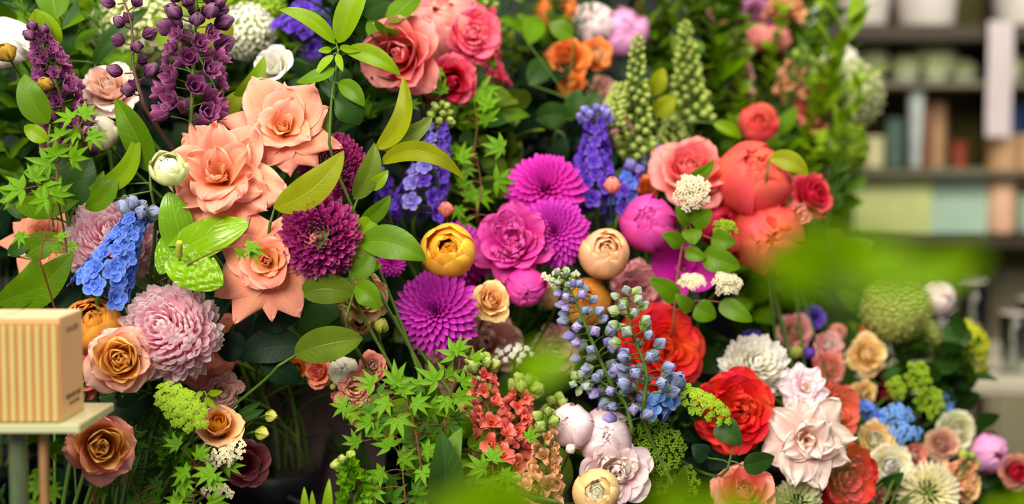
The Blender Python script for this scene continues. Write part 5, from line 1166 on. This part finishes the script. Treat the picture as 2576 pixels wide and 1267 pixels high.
BR('glossy green leaves below the coral cluster', 2.0, [(1180, 330), (1180, 380)], [(1170, 318, 1334, 292, 26, -.1, .1, -.01, 'leaf'), (1225, 230, 1290, 270, 22, -.1, .1, 0, 'olive'), (1165, 330, 1205, 240, 24, 0, .1, 0, 'bright'), (1200, 350, 1265, 380, 22, 0, .1, 0, 'olive'), (1210, 130, 1250, 165, 14, 0, .1, 0, 'bright')], 'leaf')
BR('yellow green leaf behind the tall green spikes', 2.12, [(1650, 290), (1650, 330)], [(1645, 290, 1700, 240, 26, 0, .1), (1640, 240, 1670, 170, 24, 0, .1), (1795, 310, 1865, 350, 16, -.1, .2, 0, 'bright')], 'lemon')
BR('dark pointed leaf before the deep red peony', 1.76, [(1845, 1120), (1830, 1180)], [(1808, 1060, 1865, 1118, 34, 0, .1, -.01, 'dark'), (1780, 1150, 1740, 1120, 26, 0, .1, 0, 'deep'), (1870, 1170, 1950, 1150, 30, 0, .1, .02, 'dark')], 'dark', shape=(.6, .7))
BR('long dark pointed leaf rising among the snapdragons at the bottom', 1.62, [(1120, 1300), (1120, 1340)], [(1118, 1330, 1112, 1085, 48, 0, .35, -.02, 'dark'), (1128, 1330, 1160, 1075, 40, -.08, -.2, .01, 'leaf')], 'leaf')
BR('green blade behind the low pink peonies', 1.8, [(1400, 1230), (1405, 1280)], [(1400, 1245, 1410, 1125, 24, .1, .1), (1690, 1240, 1720, 1180, 26, 0, .1, -.1)], 'olive')
BR('dark green leaf under the creamy white rose', 1.96, [(2250, 1220), (2250, 1260)], [(2205, 1228, 2275, 1190, 22, 0, .2)], 'dark')
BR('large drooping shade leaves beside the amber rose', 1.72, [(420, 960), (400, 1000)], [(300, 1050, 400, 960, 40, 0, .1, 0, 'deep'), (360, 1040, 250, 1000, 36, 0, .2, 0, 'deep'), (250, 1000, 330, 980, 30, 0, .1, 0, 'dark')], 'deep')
BR('small bright leaves before the dusty pink carnation', 1.66, [(520, 1000), (500, 1040)], [(524, 990, 560, 984, 9, 0, .1), (515, 1000, 545, 1025, 9, 0, .1), (510, 985, 490, 1000, 7, 0, 0)], 'bright')
BR('narrow green leaf pair beside the sideways buds', 1.7, [(600, 1090), (590, 1150)], [(600, 1040, 655, 1012, 10, 0, .2, 0, 'dark'), (590, 1060, 665, 1030, 12, 0, .1, 0, 'dark')], 'dark')
BR('upright bright blades at the bottom edge by the black ribbon vase', 1.6, [(780, 1300), (780, 1340)], [(770, 1330, 765, 1225, 12, 0, .1), (790, 1330, 785, 1235, 10, 0, .1), (820, 1330, 828, 1205, 14, 0, .1)], 'bright')
# anthurium heads
anthurium('upright lime green anthurium below the white peony bud', 452, 600, 424, 482, 44, 1.66, 'anthdark', nv=-FWD + .3 * RIGHT)
anthurium('broad lime green anthurium touching the ruffled peach rose', 466, 620, 626, 560, 52, 1.65, 'anth', nv=-FWD + .35 * UP)
anthurium('puckered glossy lime anthurium with the pale spadix lowest of the group', 455, 655, 560, 720, 56, 1.64, 'anth', spadix=(453, 650, 452, 606), nv=-FWD + .35 * UP, pucker=1.0)
anthurium('shaded green anthurium leftmost of the lime group', 440, 600, 402, 690, 40, 1.67, 'anthdark', nv=-FWD - .3 * RIGHT, pucker=.6)
# maple sprigs
MA = maple
MA('bright maple sprig crossing the nearest purple spike', 1.63, [(215, 285), (190, 340), (150, 400), (140, 470)], [(215, 290, 48, 40), (185, 300, 52, -60), (195, 335, 55, -100), (235, 345, 50, 100), (150, 390, 70, -20), (125, 410, 66, -110), (185, 400, 60, 60), (160, 345, 50, -30), (60, 475, 70, -95), (100, 470, 60, 80), (45, 500, 62, -60)])
MA('maple sprig with a red stem in front of the pointed peach rose', 1.63, [(150, 440), (135, 520), (110, 600), (100, 655)], [(125, 500, 62, -100), (140, 490, 56, 60), (95, 450, 50, 10), (150, 600, 38, 30), (140, 615, 34, 140), (55, 590, 40, 180), (175, 620, 30, 90)])
MA('single maple leaf hanging before the heart of the open peach rose', 1.58, [(625, 620), (560, 625, .01), (480, 662, .05), (395, 712, .14)], [(628, 622, 44, 80), (640, 632, 38, 150), (612, 630, 34, 200)])
MA('bright maple leaves scattered over the dark gap right of the spray roses', 1.63, [(985, 930), (1010, 985), (1040, 1060), (1060, 1180)], [(1000, 960, 62, -10), (1012, 985, 52, 15), (940, 965, 56, -70), (1045, 1010, 52, 100), (870, 1020, 48, -80), (880, 1035, 48, 80), (975, 1010, 55, -120), (930, 1060, 55, -100), (1000, 1050, 60, 160)])
MA('bright maple sprig below the magenta dahlia', 1.66, [(1150, 860), (1155, 920), (1130, 1000), (1120, 1080)], [(1145, 895, 60, -20), (1150, 880, 50, 40), (1190, 905, 44, 30), (1100, 955, 66, -60), (1125, 950, 56, 20), (1150, 1000, 56, 80), (1120, 1000, 48, 180), (1060, 970, 52, -90), (1085, 1025, 50, 110), (1160, 960, 46, 60)])
MA('dense mid green maple sprig low in front of the bucket', 1.68, [(1030, 1040), (1040, 1110), (1060, 1200), (1070, 1260)], 26, mat='mapledark', size=58, rnd=105)
MA('bright low maple sprig at the bottom centre', 1.64, [(1000, 1100), (1010, 1160), (1020, 1260)], [(985, 1120, 60, -30), (1010, 1150, 54, 90), (960, 1190, 56, -110), (940, 1230, 52, 170), (1070, 1130, 52, 90), (1060, 1180, 50, 130), (900, 1110, 44, -60), (940, 1090, 48, 20)])
MA('maple leaves in front of the coral snapdragon', 1.64, [(1240, 1120), (1240, 1180), (1250, 1260)], [(1215, 1175, 58, -80), (1240, 1150, 50, 20), (1265, 1190, 50, 120), (1230, 1200, 60, 170), (1330, 1100, 40, 40)])
MA('maple leaves hanging beneath the glass plate', 1.52, [(100, 1090), (110, 1150), (120, 1230), (110, 1280)], [(90, 1100, 46, -60), (130, 1130, 52, 60), (110, 1180, 54, 160), (100, 1220, 52, -120), (130, 1230, 50, 120), (60, 1150, 44, -100), (90, 1260, 50, 180)])
MA('green maple sprig at the bottom edge below the lime lace flower', 1.64, [(500, 1180), (490, 1240), (480, 1300)], 14, mat='maple', size=50, rnd=80)
MA('shaded maple sprig at the bottom beneath the apricot pink rose', 1.68, [(330, 1210), (350, 1260), (360, 1300)], 12, mat='mapledark', size=50, rnd=80)
MA('maple sprig in the top centre below the coral cluster', 1.94, [(1180, 190), (1190, 240), (1200, 310), (1190, 400)], 14, mat='maple', size=52, rnd=75)
MA('maple sprig right of the violet delphinium with the greenish tip', 1.92, [(1200, 400), (1210, 470), (1200, 540)], 11, mat='maple', size=50, rnd=55)
MA('maple leaves before the drooping coral rose', 1.92, [(1060, 170), (1070, 210), (1080, 280)], 6, mat='maple', size=44, rnd=50)
# ---------------------------------------------------------------- close leaves, far out of focus, rising before the lens side of the bank
def near_sprig(label, D, cx, cy, leaves, mat='leaf'):
    seed[0] += 1; r = random.Random(seed[0])
    base = P(cx, cy, D); foot = np.array([base[0] + .02, base[1] + .02, base[2] - .22])
    rt = root('foreground_branch', foot, label, 'foliage')
    st = MB().tube(bez(base, base - [0, 0, .05], foot + [0, 0, .06], foot, 10) - foot, .0016, 6)
    for lx, ly, tx, ty, w, mk in leaves:
        b0, t0 = P(lx, ly, D), P(tx, ty, D - .01)
        st.tube(bez(base, base + (b0 - base) * .3, b0 - (t0 - b0) * .1, b0, 5) - foot, .0009, 4)
        MB().grid(leaf_grid(np.zeros(3), t0 - b0, S(w, D), nrm(-FWD + .3 * UP), .05, r=r, nu=15, nv=7)).build('leaf', GREEN[mk], rt, b0 - foot)
    st.build('stem', GREEN['stem'], rt)
near_sprig('blurred near green branch before the far side of the bank', .58, 2120, 760, [(2060, 700, 1900, 640, 60, 'near'), (2080, 690, 2010, 560, 62, 'near'), (2130, 690, 2290, 620, 62, 'near'), (2150, 690, 2330, 655, 46, 'near'), (2090, 700, 1940, 710, 50, 'near'), (2130, 700, 2150, 560, 58, 'near'), (2170, 730, 2480, 640, 50, 'near')], 'olive')
near_sprig('blurred near green leaf in the middle over the dusty blooms', .72, 1370, 960, [(1300, 925, 1450, 895, 54, 'near'), (1420, 950, 1330, 880, 44, 'near')])
near_sprig('blurred near green leaves at the bottom edge centre', .62, 1300, 1340, [(1290, 1330, 1150, 1215, 70, 'near'), (1310, 1330, 1270, 1190, 66, 'near'), (1290, 1330, 1060, 1280, 60, 'near')])
near_sprig('blurred near green leaves at the bottom edge under the salmon rose', .62, 1720, 1360, [(1740, 1340, 1640, 1230, 66, 'near'), (1760, 1340, 1880, 1240, 66, 'near'), (1720, 1340, 1740, 1230, 60, 'near'), (1800, 1330, 1960, 1270, 60, 'near')])
near_sprig('blurred near sprig at the bottom corner on the far side', .95, 2540, 1340, [(2540, 1330, 2570, 1230, 44, 'near'), (2520, 1330, 2480, 1250, 40, 'near')])
# ---------------------------------------------------------------- greenery filling the bank
rf = random.Random(31)
def scatter(x0, x1, y0, y1, n, D, kinds, label, group, sc=(.8, 1.15), name='leafy_sprig', cat='foliage'):
    # jittered grid
    cols = max(1, int(round(math.sqrt(n * (x1 - x0) / max(1, (y1 - y0)))))); rows = max(1, int(math.ceil(n / cols)))
    for i in range(cols * rows):
        cx = x0 + (i % cols + rf.uniform(.1, .9)) / cols * (x1 - x0); cy = y0 + (i // cols + rf.uniform(.1, .9)) / rows * (y1 - y0)
        if 550 < cx < 880 and cy > 930: continue
        k = rf.choice(kinds); d = D(cx, cy) if callable(D) else D
        filler(cx, cy, d + rf.uniform(-.03, .06), rf.choice(SPR[k]), rf.uniform(*sc), rf, label, group, name=name, cat=cat)
bank = lambda x, y: 1.93 + .12 * max(0, x - 900) / 1000 + .26 * (1 - y / 1267)
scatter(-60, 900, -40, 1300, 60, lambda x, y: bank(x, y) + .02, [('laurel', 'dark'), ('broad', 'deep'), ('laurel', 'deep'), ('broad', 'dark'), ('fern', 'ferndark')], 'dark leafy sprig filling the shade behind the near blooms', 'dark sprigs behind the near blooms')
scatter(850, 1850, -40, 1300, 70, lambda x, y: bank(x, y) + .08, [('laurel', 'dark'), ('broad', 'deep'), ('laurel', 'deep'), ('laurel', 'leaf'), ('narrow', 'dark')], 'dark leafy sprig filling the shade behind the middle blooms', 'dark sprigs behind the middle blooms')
scatter(1750, 2110, -40, 640, 34, lambda x, y: 2.52, [('laurel', 'leaf'), ('laurel', 'olive'), ('small', 'bright'), ('broad', 'dark'), ('narrow', 'olive')], 'blurred green sprig on the upper far side of the bank', 'green sprigs on the upper far side')
scatter(1800, 2180, 100, 460, 16, lambda x, y: 2.38, [('small', 'bright'), ('laurel', 'leaf'), ('narrow', 'bright'), ('fern', 'fern')], 'bright blurred sprig round the lone orange ranunculus', 'bright sprigs round the orange ranunculus')
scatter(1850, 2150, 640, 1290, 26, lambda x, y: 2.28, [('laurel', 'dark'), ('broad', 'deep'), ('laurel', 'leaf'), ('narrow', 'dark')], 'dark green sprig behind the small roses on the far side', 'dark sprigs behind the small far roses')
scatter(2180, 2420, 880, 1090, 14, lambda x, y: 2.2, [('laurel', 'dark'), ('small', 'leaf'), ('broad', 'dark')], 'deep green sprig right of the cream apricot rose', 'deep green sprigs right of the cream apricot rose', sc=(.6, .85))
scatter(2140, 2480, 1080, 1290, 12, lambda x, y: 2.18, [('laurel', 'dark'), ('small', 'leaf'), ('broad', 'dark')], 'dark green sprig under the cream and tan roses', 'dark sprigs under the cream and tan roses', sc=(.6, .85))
scatter(2380, 2600, 1230, 1330, 8, lambda x, y: 2.26, [('laurel', 'olive'), ('small', 'leaf')], 'green sprig at the far bottom corner behind the roses', 'green sprigs at the far bottom corner')
scatter(100, 720, -60, 200, 20, lambda x, y: 2.08, [('laurel', 'bright'), ('fern', 'fern'), ('narrow', 'leaf'), ('broad', 'leaf')], 'fresh green sprig behind the white blooms at the top', 'fresh sprigs behind the white blooms')
scatter(1220, 1500, 20, 260, 14, lambda x, y: 2.26, [('small', 'olive'), ('small', 'dark'), ('fern', 'ferndark')], 'fine olive sprig between coral cluster and orange roses', 'fine olive sprigs beside the orange roses')
scatter(1600, 1830, -20, 420, 18, lambda x, y: 2.32, [('small', 'leaf'), ('laurel', 'leaf'), ('narrow', 'olive')], 'soft green sprig round the tall seed spikes', 'soft green sprigs round the seed spikes')
scatter(330, 470, 960, 1220, 8, 1.74, [('fern', 'fern'), ('fern', 'ferndark')], 'feathery dill sprig under the lime lace flower', 'feathery dill sprigs', name='dill_sprig', cat='dill')
scatter(60, 280, 0, 330, 9, 1.9, [('fern', 'fern'), ('laurel', 'leaf')], 'feathery green sprig round the nearest purple spike', 'feathery sprigs round the nearest purple spike')
scatter(1060, 1260, 1000, 1270, 8, 1.78, [('laurel', 'leaf'), ('fern', 'fern')], 'green sprig under the maple leaves at the bottom', 'green sprigs under the maple leaves')
scatter(1560, 1800, 1080, 1290, 9, 1.93, [('laurel', 'deep'), ('fern', 'ferndark'), ('laurel', 'dark')], 'green sprig behind the mid green lace flowers', 'green sprigs behind the lace flowers')
scatter(1100, 1300, 330, 560, 8, 2.02, [('laurel', 'olive'), ('laurel', 'dark')], 'dim green sprig left of the topmost dahlia', 'dim sprigs left of the topmost dahlia')
scatter(820, 960, 20, 330, 5, 1.9, [('laurel', 'leaf'), ('laurel', 'dark')], 'green sprig behind the fanned lemon leaves', 'green sprigs behind the fanned leaves')
scatter(-80, 120, 0, 520, 8, 1.95, [('laurel', 'leaf'), ('broad', 'dark'), ('fern', 'fern')], 'green sprig at the near edge behind the white peony globe', 'green sprigs at the near edge')
